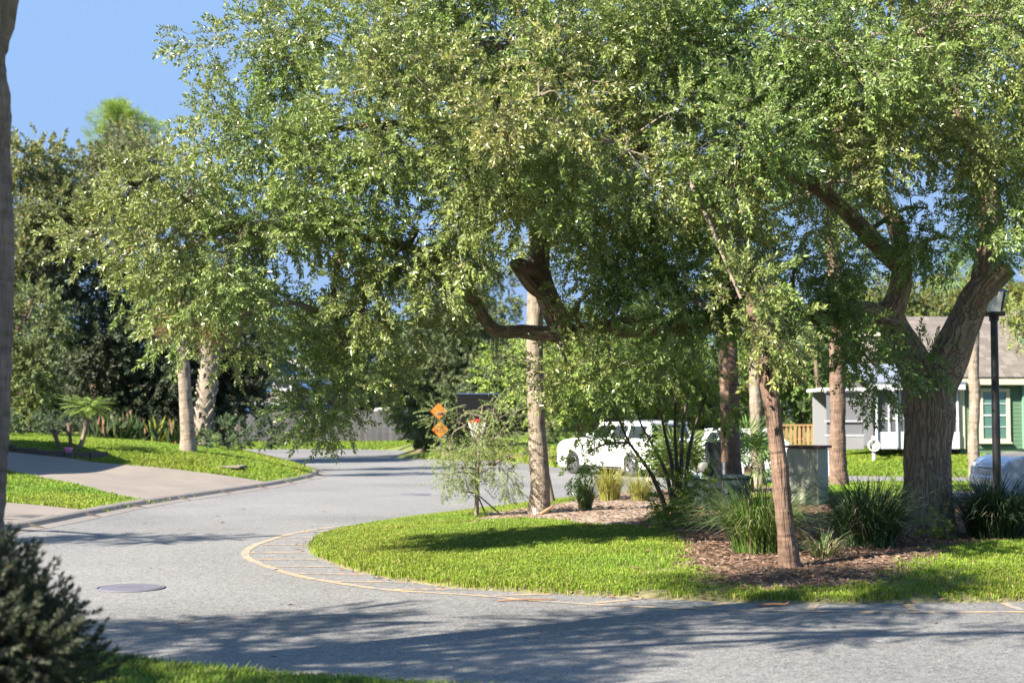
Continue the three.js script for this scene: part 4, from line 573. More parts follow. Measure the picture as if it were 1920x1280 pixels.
{ // fern like plant on the oak's foot, and the low plants of the left bed and verges
  const add = (name, label, x, z, r, h, geos, tint, k = 1, group) => bush(name, label, x, z, [[x, land(x, z) + h * 0.5, z, r, h * 0.5, r, 1]], geos, { clumps: 14 * k, per: 14, clumpR: [0.1, 0.2], size: [0.5, 0.8], droop: -0.2, tint: mix3(tint, tint.map((v) => v * 1.5)) }, M.softLeaf, [], group, 'plant');
  add('creeper', 'small yellow green creeper against the foot of the oak', 6.22, -20.6, 0.2, 0.55, lushSprigs, [1.5, 1.3, 0.7], 4);
  add('low_shrub', 'low yellowish shrub behind the grass left of the oak', 7.1, -27, 0.7, 0.55, lushSprigs, [1, 1, 0.7]);
  add('low_shrub', 'dark shrub on the mound right of the rough palm', -9.9, -53, 1.3, 1.3, broadSprigs, [0.5, 0.7, 0.5], 0.25);
  add('low_shrub', 'green shrub at the right foot of the rough palm', -10.5, -50.6, 0.6, 0.9, broadSprigs, [0.6, 0.9, 0.5], 0.5);
  add('low_shrub', 'dark low shrub left of the date palm bed', -18, -50, 1.6, 1.1, broadSprigs, [0.5, 0.7, 0.5], 0.15);
  add('low_shrub', 'dark low shrub behind the small date palm', -15.9, -52, 1.8, 1.1, broadSprigs, [0.5, 0.65, 0.5], 0.15);
  add('low_shrub', 'dark hedge shrub behind the nose of the white truck', 1.6, -62.5, 1.6, 1.9, broadSprigs, [0.6, 0.7, 0.5], 0.12);
  add('low_shrub', 'clipped dark shrub behind the picket fence', 13.9, -62, 1.4, 2, broadSprigs, [0.6, 0.7, 0.5], 0.12);
  add('low_shrub', 'green shrub behind the picket fence at its left end', 12.3, -61, 1.1, 2.4, broadSprigs, [1.1, 1.5, 0.7], 0.15);
  const r = seeded(44), strap = (c) => { const pos = [], col = []; leafQuads(pos, col, V(0, 0, 0), V(0, 1, 0.15).normalize(), V(1, 0, 0), 0.85, 0.06, c); return soup(pos, col); };
  const straps = [strap([0.03, 0.06, 0.018]), strap([0.05, 0.09, 0.02]), strap([0.24, 0.24, 0.02]), strap([0.25, 0.12, 0.07])];
  const bed = thing('strap_leaved_plant', 'bed of dark strap leaved plants with yellow leaves on the mound', 'plant', [-13.25, land(-13.25, -51) - 0.05, -51]);
  for (let i = 0; i < 230; i++) { const x = (r() - 0.5) * 3.6, z = (r() - 0.5) * 1.1, o = part(bed, 'leaf', straps[x > 0.3 && x < 1 && r() < 0.4 ? 2 : r() < 0.12 ? 3 : Math.floor(r() * 2)], M.blade); o.position.set(x, land(x - 13.25, z - 51) - bed.position.y - 0.02, z); o.rotation.set((r() - 0.5) * 1.3, r() * 6.28, (r() - 0.5) * 1.1, 'YXZ'); o.scale.setScalar(0.8 + 0.6 * r()); }
}

// ---------------------------------------------------------------- houses and fences
const sidingGreen = mat({ color: lin(0.075, 0.14, 0.08), roughness: 0.75 }), cream = mat({ color: lin(0.45, 0.41, 0.3), roughness: 0.7 }), whiteTrim = mat({ color: lin(0.42, 0.43, 0.44), roughness: 0.6 });
const screen = pmat({ color: lin(0.12, 0.12, 0.14), transmission: 0.35, thickness: 0, roughness: 0.6 });
const shingleMats = [lin(0.15, 0.127, 0.115), lin(0.18, 0.155, 0.14), lin(0.13, 0.11, 0.1)].map((color) => mat({ color, map: concreteTex, roughness: 0.95 }));
function windowUnit(parent, x0, x1, y0, y1, z, cols, rows, frameM, glassM, trim = 0.1) { // a window part with trim, sash bars, panes; faces +z
  const w = part(parent, 'window', merge([box(x1 - x0, trim, 0.06, (x0 + x1) / 2, y1 - trim / 2, z), box(x1 - x0, trim, 0.06, (x0 + x1) / 2, y0 + trim / 2, z), box(trim, y1 - y0 - 2 * trim, 0.058, x0 + trim / 2, (y0 + y1) / 2, z), box(trim, y1 - y0 - 2 * trim, 0.058, x1 - trim / 2, (y0 + y1) / 2, z)]), frameM);
  const a = x0 + trim, b = x1 - trim, c = y0 + trim, d = y1 - trim, bars = [];
  for (let i = 1; i < cols; i++) bars.push(box(0.03, d - c, 0.03, lerp(a, b, i / cols), (c + d) / 2, z - 0.005));
  for (let j = 1; j < rows; j++) bars.push(box(b - a, j === rows / 2 ? 0.06 : 0.03, 0.034, (a + b) / 2, lerp(c, d, j / rows), z - 0.005));
  if (bars.length) part(w, 'glazing_bars', merge(bars), whiteTrim);
  for (let i = 0; i < cols; i++) for (let j = 0; j < rows; j++) part(w, 'pane', box((b - a) / cols - 0.02, (d - c) / rows - 0.02, 0.008, lerp(a, b, (i + 0.5) / cols), lerp(c, d, (j + 0.5) / rows), z - 0.02), glassM);
  part(w, 'sill', box(x1 - x0 + 0.1, 0.05, 0.12, (x0 + x1) / 2, y0 - 0.025, z + 0.02), frameM);
  return w;
}
function roofPlane(parent, a, b, depth, rise, rows, label) { // shingled slope from eave edge a-b (x0, x1 at y, z) going back
  const [x0, x1, y, z] = [a[0], b[0], a[1], a[2]], L = Math.hypot(depth, rise), ang = Math.atan2(rise, depth), roof = new THREE.Group(); roof.name = 'roof'; parent.add(roof); roof.position.set(x0, y, z); roof.rotation.x = ang;
  part(roof, 'deck', box(x1 - x0, 0.08, L, (x1 - x0) / 2, -0.045, -L / 2), shingleMats[2]);
  const sets = [[], [], []], n = Math.round((x1 - x0) / 0.3);
  for (let r = 0; r < rows; r++) for (let i = 0; i < n; i++) { const w = (x1 - x0) / n, g = box(w * 0.97, 0.018, (L / rows) * 1.15, (i + 0.5) * w, 0.012, -(r + 0.5) * (L / rows)); g.rotateX(0); sets[Math.floor(R() * 3)].push(g.translate(0, 0.004 * (r % 2), 0)); }
  sets.forEach((s, i) => { part(roof, 'shingles', merge(s), shingleMats[i]).userData.kind = 'stuff'; });
  return roof;
}
{
  const y0 = 0.86, z = -52, h = thing('house', 'green clapboard house with brown shingle roof and white screened porch at the right', 'house', [0, 0, 0]);
  const glassG = pmat({ color: lin(0.06, 0.13, 0.11), roughness: 0.08, clearcoat: 1, clearcoatRoughness: 0.05 });
  part(h, 'wall', box(10.6, 2.9, 8, 21.7, y0 + 1.2, z - 4.1), sidingGreen);
  for (let i = 0; i < 17; i++) { const g = box(2.2, 0.16, 0.02, 17.6, 0, 0); g.rotateX(-0.09); const o = part(h, 'siding_board', g, sidingGreen); o.position.set(0, y0 + 0.08 + i * 0.145, z - 0.07); }
  part(h, 'corner_board', box(0.2, 2.5, 0.1, 16.45, y0 + 1.25, z - 0.05), cream); part(h, 'corner_board', box(0.2, 2.5, 0.12, 18.75, y0 + 1.25, z + 0.02), mat({ color: lin(0.16, 0.28, 0.22), roughness: 0.7 }));
  part(h, 'wing_wall', box(7, 5, 8, 23.2, y0 + 2.5, z - 3.98), sidingGreen); for (let i = 0; i < 34; i++) { const g = box(7.02, 0.16, 0.02, 23.2, 0, 0); g.rotateX(-0.09); const o = part(h, 'siding_board', g, sidingGreen); o.position.set(0, y0 + 0.08 + i * 0.145, z + 0.04); } part(h, 'wing_roof', box(8, 0.2, 9, 23.2, y0 + 5.1, z - 3.9, 0.03), shingleMats[0]);
  windowUnit(h, 17.08, 18.2, 1.1, 3.06, z + 0.005, 2, 4, cream, glassG, 0.13);
  part(h, 'eave_board', box(3.4, 0.3, 0.08, 17.8, 3.34, z + 0.36), cream); part(h, 'soffit', box(3.4, 0.03, 0.4, 17.8, 3.19, z + 0.14), cream);
  roofPlane(h, [15.6, 3.46, z + 0.42], [19.4, 3.46, z + 0.42], 4.6, 2.5, 16);
  // screened porch
  const px0 = 13.25, px1 = 16.3, pz = z + 0.1;
  part(h, 'knee_wall', box(px1 - px0, 0.62, 0.1, (px0 + px1) / 2, y0 + 0.31, pz), whiteTrim);
  for (const x of [px0 + 0.04, 13.75, 14.15, 15.2, 15.75, px1 - 0.05]) part(h, 'porch_post', box(0.07, 1.75, 0.07, x, y0 + 0.62 + 0.875, pz), whiteTrim);
  part(h, 'porch_rail', box(px1 - px0, 0.06, 0.06, (px0 + px1) / 2, y0 + 1.1, pz + 0.002), whiteTrim);
  for (const [a, b] of [[13.33, 13.71], [13.79, 14.11], [14.19, 15.16], [15.24, 15.71], [15.79, 16.2]]) part(h, 'screen_panel', box(b - a, 1.7, 0.008, (a + b) / 2, y0 + 1.5, pz - 0.01), screen);
  part(h, 'porch_fascia', box(3.5, 0.22, 0.1, 14.7, 3.12, pz + 0.3), whiteTrim);
  const pr = part(h, 'porch_roof', box(3.6, 0.06, 4, 14.7, 0, -2), mat({ color: lin(0.17, 0.19, 0.24), roughness: 0.5 })); pr.position.set(0, 3.26, pz + 0.38); pr.rotation.x = 0.2;
  for (const x of [13.28, 14.02]) part(h, 'downspout', tube([[x - 0.22, 3.02, pz + 0.32], [x - 0.16, 2.9, pz + 0.3], [x, 2.75, pz + 0.12], [x, 2.4, pz + 0.1], [x, 0.92, pz + 0.1]], [0.045, 0.045, 0.045, 0.045, 0.045], 8, 4), whiteTrim);
  part(h, 'loose_gutter', tube([[12.95, 3.05, pz + 0.35], [12.75, 2.98, pz + 0.4], [12.6, 2.75, pz + 0.42], [12.5, 2.45, pz + 0.42]], [0.03, 0.03, 0.025, 0.02], 6, 4), whiteTrim);
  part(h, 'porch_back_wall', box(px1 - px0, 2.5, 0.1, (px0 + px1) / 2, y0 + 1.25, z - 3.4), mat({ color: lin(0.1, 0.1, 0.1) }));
  // screen enclosure to the left
  part(h, 'enclosure_screen', box(1.35, 2.0, 0.01, 12.5, y0 + 1.1, z - 1.5), pmat({ color: lin(0.17, 0.17, 0.19), transmission: 0.25, thickness: 0, roughness: 0.6 })); part(h, 'enclosure_screen', box(0.01, 2.0, 1.5, 13.2, y0 + 1.1, z - 0.75), screen);
  part(h, 'enclosure_kick_panel', box(1.4, 0.5, 0.05, 12.5, y0 + 0.2, z - 1.46), mat({ color: lin(0.2, 0.2, 0.21) })); for (const yy of [0.47, 1.0, 2.1]) part(h, 'enclosure_rail', box(1.5, 0.05, 0.05, 12.5, y0 + yy, z - 1.44), mat({ color: lin(0.5, 0.5, 0.52) }));
  part(h, 'enclosure_back', box(1.3, 2.2, 0.1, 12.6, y0 + 1.1, z - 4.5), mat({ color: lin(0.25, 0.25, 0.27) })); part(h, 'enclosure_roof', box(1.5, 0.12, 3.4, 12.5, y0 + 2.2, z - 3), mat({ color: lin(0.45, 0.45, 0.46) }));
  const ch = part(h, 'chimney', box(0.5, 1.8, 0.5, 14.1, 4.3, z - 4), mat({ map: concreteTex, color: lin(0.34, 0.3, 0.25) })); part(ch, 'chimney_cap', box(0.7, 0.12, 0.7, 14.1, 5.26, z - 4), cream);
  // white hose hook post by the porch
  const hp = thing('hose_post', 'white post with coiled hose at the porch corner', 'post', [13.02, land(13.02, -51.3), -51.3]); part(hp, 'post', box(0.1, 0.95, 0.1, 0, 0.47, 0, 0.015), whiteTrim); part(hp, 'hose', new THREE.TorusGeometry(0.2, 0.03, 6, 24).translate(0, 0.6, 0.09), mat({ color: lin(0.5, 0.5, 0.42) }));
}
{ // blue house far behind the fence
  const z = -106, x = -17, h = thing('house', 'blue gabled house with white trim behind the far fence', 'house', [x, 0, z]), blue = mat({ color: lin(0.02, 0.085, 0.24), roughness: 0.7 });
  const s = new THREE.Shape([[-3.2, 0.4], [3.2, 0.4], [3.2, 4.6], [0, 6.5], [-3.2, 4.6]].map((p) => new THREE.Vector2(...p))); part(h, 'wall', new THREE.ExtrudeGeometry(s, { depth: 8, bevelEnabled: false }).translate(0, 0, -8), blue);
  for (const sgn of [-1, 1]) { const L = Math.hypot(3.7, 2.2), r = part(h, 'roof', box(L, 0.14, 8.8, 0, 0, -3.8), mat({ color: lin(0.35, 0.35, 0.36) })); r.position.set(sgn * 1.75, 5.58, 0); r.rotation.z = -sgn * Math.atan2(2.2, 3.7); part(r, 'barge_board', box(L, 0.32, 0.1, 0, 0.02, 0.66), whiteTrim); }
  part(h, 'band', box(6.4, 0.22, 0.1, 0, 5, 0.06), whiteTrim);
  windowUnit(h, -0.85, 0.55, 4.05, 4.9, 0.05, 2, 1, whiteTrim, M.glass, 0.16);
  const lr = part(h, 'lower_roof', box(7, 0.1, 2.4, 0, 0, 0), shingleMats[1]); lr.position.set(0, 3.55, 1.05); lr.rotation.x = 0.35; part(h, 'lower_fascia', box(7, 0.2, 0.08, 0, 3.1, 2.2), whiteTrim);
}
{ // neighbouring house outside the picture: its gable throws the shadow over the drive
  const h = thing('house', 'neighbouring gabled house left of the picture', 'house', [-22.9, 0.9, -38.8], 0);
  const s = new THREE.Shape([[-4, -0.6], [4, -0.6], [4, 2.7], [0, 4.5], [-4, 2.7]].map((p) => new THREE.Vector2(...p))); const w = part(h, 'wall', new THREE.ExtrudeGeometry(s, { depth: 12, bevelEnabled: false }).translate(0, 0, -6).rotateY(Math.PI / 2), cream);
  for (const sgn of [-1, 1]) { const r = part(h, 'roof', box(12.8, 0.14, 5, 0, 0, 0), shingleMats[0]); r.position.set(0, 3.6, sgn * 2.12); r.rotation.x = sgn * Math.atan2(1.8, 4); }
}
{ // far grey board fence
  const f = thing('board_fence', 'tall grey weathered board fence at the end of the road', 'fence', [0, 0, 0]), x0 = -18.5, x1 = -4.6, z = -96, n = Math.round((x1 - x0) / 0.15), tones = [0.085, 0.1, 0.12, 0.075].map((v) => mat({ map: woodTex, color: lin(v, v, v * 1.08), roughness: 0.95 })), b = box(0.142, 2.15, 0.022);
  for (let i = 0; i < n; i++) { const x = x0 + (i + 0.5) * 0.15, o = part(f, 'board', b, tones[Math.floor(R() * 4)]); o.position.set(x, land(x, z) + 1.05 + rnd(-0.02, 0.02), z + rnd(-0.006, 0.006)); }
  for (const y of [0.5, 1.7]) part(f, 'rail', box(x1 - x0, 0.09, 0.04, (x0 + x1) / 2, 0.72 + y, z - 0.04), tones[0]);
  const c = thing('parked_car', 'scrap of a white car roof showing above the far fence', 'car', [-8.3, land(-8.3, -99.5), -99.5]), s = new THREE.Shape(); s.moveTo(-2, 0.5); s.lineTo(-2, 1.3); s.quadraticCurveTo(-1.5, 1.5, -1.1, 2.1); s.lineTo(0.9, 2.15); s.quadraticCurveTo(1.6, 1.6, 2, 1.4); s.lineTo(2, 0.5); part(c, 'body', new THREE.ExtrudeGeometry(s, { depth: 1.6, bevelSize: 0.08, bevelThickness: 0.08, bevelSegments: 2 }).translate(0, 0, -0.8), whiteTrim); part(c, 'window', box(1.9, 0.4, 1.78, -0.1, 1.8, 0), M.glass);
  for (const wx of [-1.3, 1.3]) for (const wz of [-0.8, 0.8]) part(c, 'wheel', new THREE.CylinderGeometry(0.33, 0.33, 0.22, 20).rotateX(Math.PI / 2).translate(wx, 0.33, wz), M.rubber);
}
{ // picket fence
  const f = thing('picket_fence', 'tan pointed picket fence behind the pale cabinet', 'fence', [0, 0, 0]), z = -56.5, s = new THREE.Shape([[-0.055, 0], [0.055, 0], [0.055, 0.95], [0, 1.06], [-0.055, 0.95]].map((p) => new THREE.Vector2(...p))), g = new THREE.ExtrudeGeometry(s, { depth: 0.022, bevelEnabled: false }), tones = [[0.42, 0.27, 0.12], [0.36, 0.22, 0.1], [0.47, 0.31, 0.15]].map((c) => mat({ map: woodTex, color: lin(...c) }));
  for (let i = 0; i < 16; i++) { const x = 10.2 + i * 0.172, o = part(f, 'picket', g, tones[Math.floor(R() * 3)]); o.position.set(x, land(x, z) - 0.01, z); }
  for (const y of [0.25, 0.8]) part(f, 'rail', box(2.75, 0.08, 0.04, 11.5, 0.9 + y, z - 0.025), tones[1]);
}

// ---------------------------------------------------------------- vehicles (nose towards -x, near side +z)
function wheel(parent, x, z, r, w) {
  const g = part(parent, 'wheel', new THREE.LatheGeometry([[r * 0.62, -w / 2], [r * 0.95, -w / 2], [r, -w / 3], [r, w / 3], [r * 0.95, w / 2], [r * 0.62, w / 2], [r * 0.62, -w / 2]].map((p) => new THREE.Vector2(...p)), 32).rotateX(Math.PI / 2), M.rubber); g.position.set(x, r, z);
  const s = Math.sign(z), list = [new THREE.CylinderGeometry(r * 0.62, r * 0.62, w * 0.5, 28, 1, true).rotateX(Math.PI / 2), new THREE.CylinderGeometry(r * 0.14, r * 0.14, 0.04, 12).rotateX(Math.PI / 2).translate(0, 0, s * w * 0.35), new THREE.TorusGeometry(r * 0.61, 0.014, 6, 32).translate(0, 0, s * w * 0.48)];
  for (let i = 0; i < 10; i++) { const b = box(r * 0.075, r * 0.5, 0.03, 0, r * 0.36, s * w * 0.38); b.rotateZ((i * Math.PI) / 5 + (i % 2 ? 0.1 : -0.1)); list.push(b); }
  part(g, 'rim', merge(list), M.rim); part(g, 'hub_back', new THREE.CylinderGeometry(r * 0.6, r * 0.6, 0.02, 24).rotateX(Math.PI / 2).translate(0, 0, s * 0.01), M.rubber);
}
function vehicle(name, label, cat, at, turn, { L, W, belt, hood, top, wheelR, front, rear, glassA, glassB, roofA, roofB, paint, clear = 0.28, roofRails = false, pillars, taper = 0.13, lampTone = [0.6, 0.06, 0.03] }) {
  const t = thing(name, label, cat, at, turn), h = L / 2, body = pmat({ color: lin(...paint), roughness: 0.35, clearcoat: 1, clearcoatRoughness: 0.06 });
  const s = new THREE.Shape(), ar = wheelR * 1.16; // lower body with wheel arches
  s.moveTo(-h + 0.12, clear); s.lineTo(front - ar, clear); s.absarc(front, wheelR, ar, Math.PI + Math.asin((wheelR - clear) / ar) , -Math.asin((wheelR - clear) / ar), true); s.lineTo(rear - ar, clear); s.absarc(rear, wheelR, ar, Math.PI + Math.asin((wheelR - clear) / ar), -Math.asin((wheelR - clear) / ar), true);
  s.lineTo(h - 0.1, clear + 0.06); s.quadraticCurveTo(h, clear + 0.1, h, clear + 0.3); s.lineTo(h - 0.04, belt - 0.05); s.lineTo(h - 0.08, belt); s.lineTo(glassA, belt); s.quadraticCurveTo(glassA - 0.6, hood + 0.05, -h + 0.35, hood - 0.05); s.quadraticCurveTo(-h + 0.03, hood - 0.12, -h + 0.02, hood - 0.35); s.lineTo(-h, clear + 0.15); s.closePath();
  part(t, 'body', new THREE.ExtrudeGeometry(s, { depth: W - 0.16, bevelEnabled: true, bevelSize: 0.05, bevelThickness: 0.08, bevelSegments: 4, curveSegments: 20 }).translate(0, 0, -(W - 0.16) / 2), body);
  const w0 = W / 2 - 0.06, w1 = w0 - taper, quad = (a, b, c, d, th = 0) => { const p = [a, b, c, d].map((q) => V(...q)), n = p[1].clone().sub(p[0]).cross(p[3].clone().sub(p[0])).normalize(), pos = [], f = (i, o) => p[i].clone().addScaledVector(n, o).toArray(); for (const [i, j, k] of [[0, 1, 2], [0, 2, 3]]) pos.push(...f(i, th), ...f(j, th), ...f(k, th)); return soup(pos); };
  const A = (z) => [glassA, belt, z], B = (z) => [roofA, top, z], C = (z) => [roofB, top, z], D = (z) => [glassB, belt, z];
  part(t, 'cabin', merge([quad(A(w0), D(w0), C(w1), B(w1)), quad(D(-w0), A(-w0), B(-w1), C(-w1)), quad(A(-w0), A(w0), B(w1), B(-w1)), quad(D(w0), D(-w0), C(-w1), C(w1)), quad(B(w1), C(w1), C(-w1), B(-w1))]), body);
  part(t, 'roof', box(roofB - roofA + 0.12, 0.07, 2 * w1 + 0.06, (roofA + roofB) / 2, top + 0.005, 0, 0.03), body);
  const side = (u, v, z) => { const l = lerp(glassA, roofA, v), r = lerp(glassB, roofB, v), y = lerp(belt, top, v), w = lerp(w0, w1, v); return [lerp(l, r, u), y, Math.sign(z) * w]; };
  for (let i = 0; i + 1 < pillars.length; i++) for (const z of [-1, 1]) { const u0 = pillars[i] + 0.018, u1 = pillars[i + 1] - 0.018, q = [side(u0, 0.08, z), side(u1, 0.08, z), side(u1, 0.86, z), side(u0, 0.86, z)]; part(t, 'side_window', z > 0 ? quad(...q, 0.006) : quad(q[1], q[0], q[3], q[2], 0.006), M.glass); }
  const pane = (P, Q) => { const f = (u, v) => { const w = lerp(w0, w1, v) * 0.9; return [lerp(P[0], Q[0], v), lerp(P[1], Q[1], v), lerp(-w, w, u)]; }; return [f(0, 0.07), f(1, 0.07), f(1, 0.88), f(0, 0.88)]; };
  part(t, 'windscreen', quad(...pane([glassA, belt], [roofA, top]), 0.006), M.glass); const rw = pane([glassB, belt], [roofB, top]); part(t, 'rear_window', quad(rw[1], rw[0], rw[3], rw[2], 0.006), M.glass);
  for (const x of [front, rear]) for (const z of [-W / 2 + 0.13, W / 2 - 0.13]) { wheel(t, x, z, wheelR, 0.25); part(t, 'wheel_well', new THREE.CylinderGeometry(ar * 0.99, ar * 0.99, 0.3, 20, 1, false).rotateX(Math.PI / 2).translate(x, wheelR, z * 0.68), M.rubber); }
  for (const z of [-1, 1]) {
    part(t, 'running_board', box(rear - front - 2 * ar, 0.07, 0.14, (front + rear) / 2, clear + 0.02, z * (W / 2 - 0.04), 0.02), M.blackMetal);
    part(t, 'tail_light', box(0.06, (belt - clear) * 0.42, 0.14, h - 0.03, belt - (belt - clear) * 0.3, z * (W / 2 - 0.11), 0.02), mat({ color: lin(...lampTone), roughness: 0.2 }));
    part(t, 'headlight', box(0.16, 0.16, 0.3, -h + 0.07, hood - 0.24, z * (W / 2 - 0.22), 0.04), mat({ color: lin(0.7, 0.7, 0.72), roughness: 0.1 })); part(t, 'indicator', box(0.2, 0.06, 0.06, -h + 0.2, hood - 0.2, z * (W / 2 - 0.045), 0.02), mat({ color: lin(0.7, 0.25, 0.03), roughness: 0.2 }));
    part(t, 'mirror', box(0.1, 0.17, 0.2, lerp(glassA, roofA, 0.2) + 0.12, belt + 0.12, z * (W / 2 + 0.06), 0.04), body);
    for (let i = 1; i + 1 < pillars.length; i++) { const x = lerp(glassA, glassB, pillars[i]) ; part(t, 'door_gap', box(0.012, belt - clear - 0.14, 0.012, x, (belt + clear) / 2 + 0.05, z * (W / 2 - 0.001)), M.rubber); part(t, 'door_handle', box(0.2, 0.035, 0.04, x - 0.2, belt - 0.14, z * (W / 2 + 0.012), 0.012), body); }
    if (roofRails) part(t, 'roof_rail', box((roofB - roofA) * 0.9, 0.04, 0.04, (roofA + roofB) / 2, top + 0.08, z * (w1 - 0.1), 0.015), M.rim);
  }
  part(t, 'rear_bumper', box(0.16, 0.22, W - 0.1, h - 0.01, clear + 0.2, 0, 0.05), body); part(t, 'front_bumper', box(0.18, 0.26, W - 0.1, -h + 0.02, clear + 0.22, 0, 0.06), body); part(t, 'grille', box(0.05, 0.22, W * 0.5, -h + 0.005, hood - 0.36, 0, 0.01), M.blackMetal);
  return t;
}
vehicle('white_truck', 'large white sport utility truck parked at the far side of the road', 'truck', [3.95, 0, -49.8], -0.97, { L: 5.3, W: 1.98, belt: 1.24, hood: 1.2, top: 1.8, wheelR: 0.39, front: -1.75, rear: 1.5, glassA: -0.95, glassB: 2.5, roofA: -0.3, roofB: 2.3, paint: [0.78, 0.79, 0.79], roofRails: true, pillars: [0.05, 0.33, 0.62, 0.95] });
vehicle('white_car', 'white car with dark windows behind the pale cabinet', 'car', [7.7, 0, -43.8], Math.PI - 0.12, { L: 4.6, W: 1.85, belt: 1.06, hood: 1.0, top: 1.62, wheelR: 0.34, front: -1.4, rear: 1.3, glassA: -0.95, glassB: 2.05, roofA: -0.25, roofB: 1.7, paint: [0.76, 0.78, 0.8], clear: 0.24, pillars: [0.05, 0.38, 0.68, 0.95] });
vehicle('silver_car', 'pale silver blue car cut by the right edge of the picture', 'car', [12.5, 0.16, -30.3], 0.05, { L: 4.9, W: 1.88, belt: 1.06, hood: 1.02, top: 1.6, wheelR: 0.35, front: -1.5, rear: 1.4, glassA: -0.75, glassB: 2.2, roofA: 0.1, roofB: 1.8, paint: [0.2, 0.25, 0.34], clear: 0.25, pillars: [0.05, 0.36, 0.66, 0.95] });

// ---------------------------------------------------------------- lamp, cabinet, post, hoop, signs, small things
{
  const x = 8.5, z = -25, y = land(x, z), t = thing('lamp_post', 'black post lamp with tapered white lantern right of the oak', 'lamp post', [x, y, z]);
  part(t, 'post', tube([[0, -0.1, 0], [0, 1.8, 0], [0, 3.5, 0]], [0.075, 0.07, 0.062], 16, 4), M.blackMetal); part(t, 'collar', new THREE.CylinderGeometry(0.085, 0.085, 0.08, 16).translate(0, 3.46, 0), M.blackMetal);
  const pane = pmat({ color: lin(0.75, 0.76, 0.78), transmission: 0.5, thickness: 0, roughness: 0.6 }), lant = part(t, 'lantern_base', new THREE.CylinderGeometry(0.2, 0.19, 0.07, 4, 1).rotateY(Math.PI / 4 + 0.35).translate(0, 3.54, 0), M.blackMetal);
  for (let i = 0; i < 4; i++) { const a = i * Math.PI / 2 + 0.35, c = Math.cos(a), s = Math.sin(a), w0 = 0.125, w1 = 0.185, y0 = 3.58, y1 = 3.92, q = (u, yy, w) => [c * w - s * u * w, yy, s * w + c * u * w]; part(lant, 'glass_pane', soup([...q(-1, y0, w0), ...q(1, y0, w0), ...q(1, y1, w1), ...q(-1, y0, w0), ...q(1, y1, w1), ...q(-1, y1, w1)]), pane); part(lant, 'frame_bar', rod(q(-1, y0, w0), q(-1, y1, w1), 0.014, 5), M.blackMetal); }
  part(lant, 'cap', new THREE.CylinderGeometry(0.06, 0.28, 0.14, 4, 1).rotateY(Math.PI / 4 + 0.35).translate(0, 3.99, 0), M.blackMetal); part(lant, 'finial', new THREE.SphereGeometry(0.035, 10, 8).translate(0, 4.09, 0), M.blackMetal);
}
{ // pale boarded cabinet
  const x = 5.93, z = -28.6, t = thing('utility_cabinet', 'pale green boarded cabinet with brown top between the trunks', 'cabinet', [x, land(x, z) - 0.06, z], -0.62), side = mat({ map: woodTex, color: lin(0.44, 0.47, 0.36), roughness: 0.8 });
  part(t, 'carcass', box(0.62, 1.14, 0.5, 0, 0.6, 0), side);
  for (let i = 0; i < 3; i++) part(t, 'side_board', box(0.024, 1.12, 0.165, 0.322, 0.6, -0.17 + i * 0.17, 0.004), side);
  part(t, 'front_panel', box(0.63, 1.12, 0.024, 0, 0.6, 0.262, 0.004), side); part(t, 'side_panel', box(0.024, 1.12, 0.51, -0.322, 0.6, 0, 0.004), side);
  part(t, 'corner_trim', box(0.05, 1.14, 0.05, 0.325, 0.6, 0.265, 0.006), side); part(t, 'lid', box(0.76, 0.05, 0.64, 0.01, 1.2, 0, 0.012), mat({ map: woodTex, color: lin(0.13, 0.06, 0.045), roughness: 0.85 }));
}
{ // dark post with meter and box, low green utility box behind it
  const x = 3.78, z = -26.8, t = thing('meter_post', 'black green wooden post carrying a round meter and a small grey box', 'post', [x, land(x, z) - 0.05, z], 0.2);
  part(t, 'post', box(0.25, 1.34, 0.2, 0, 0.67, 0, 0.012), mat({ map: woodTex, color: lin(0.02, 0.03, 0.03), roughness: 0.7 })); part(t, 'round_meter', new THREE.LatheGeometry([[0, 0.1], [0.08, 0.1], [0.1, 0.07], [0.1, -0.06], [0.06, -0.08], [0, -0.08]].map((p) => new THREE.Vector2(...p)), 24).rotateX(Math.PI / 2).translate(-0.2, 0.87, 0.05), mat({ color: lin(0.14, 0.145, 0.13), roughness: 0.6 }));
  part(t, 'meter_arm', box(0.14, 0.16, 0.1, -0.17, 0.72, -0.02, 0.01), mat({ color: lin(0.16, 0.2, 0.2) })); part(t, 'small_box', box(0.1, 0.22, 0.12, 0.16, 0.84, 0.02, 0.012), mat({ color: lin(0.3, 0.31, 0.33), roughness: 0.5 })); part(t, 'cable', tube([[0.15, 0.74, 0.05], [0.16, 0.5, 0.1], [0.2, 0.2, 0.08], [0.2, 0, 0.06]], [0.012, 0.012, 0.012, 0.012], 6, 5), M.rubber);
  part(t, 'hook', tube([[0.06, 1.34, 0], [0.1, 1.38, 0], [0.12, 1.44, 0], [0.09, 1.48, 0], [0.06, 1.46, 0]], [0.01, 0.01, 0.01, 0.01, 0.008], 6, 5), M.rim);
  const bx = 4.0, bz = -28.2, b = thing('transformer_box', 'low dull green utility box behind the meter post', 'utility box', [bx, land(bx, bz) - 0.04, bz], 0.05), gm = mat({ color: lin(0.028, 0.05, 0.047), roughness: 0.7 }); part(b, 'body', box(1.25, 0.6, 0.8, 0, 0.3, 0, 0.02), gm); part(b, 'lid', box(1.3, 0.06, 0.86, 0, 0.62, 0, 0.02), gm); part(b, 'door_seam', box(0.012, 0.5, 0.01, 0.1, 0.3, 0.4), M.rubber); part(b, 'latch', box(0.05, 0.09, 0.03, 0.16, 0.35, 0.405, 0.008), M.rim);
}
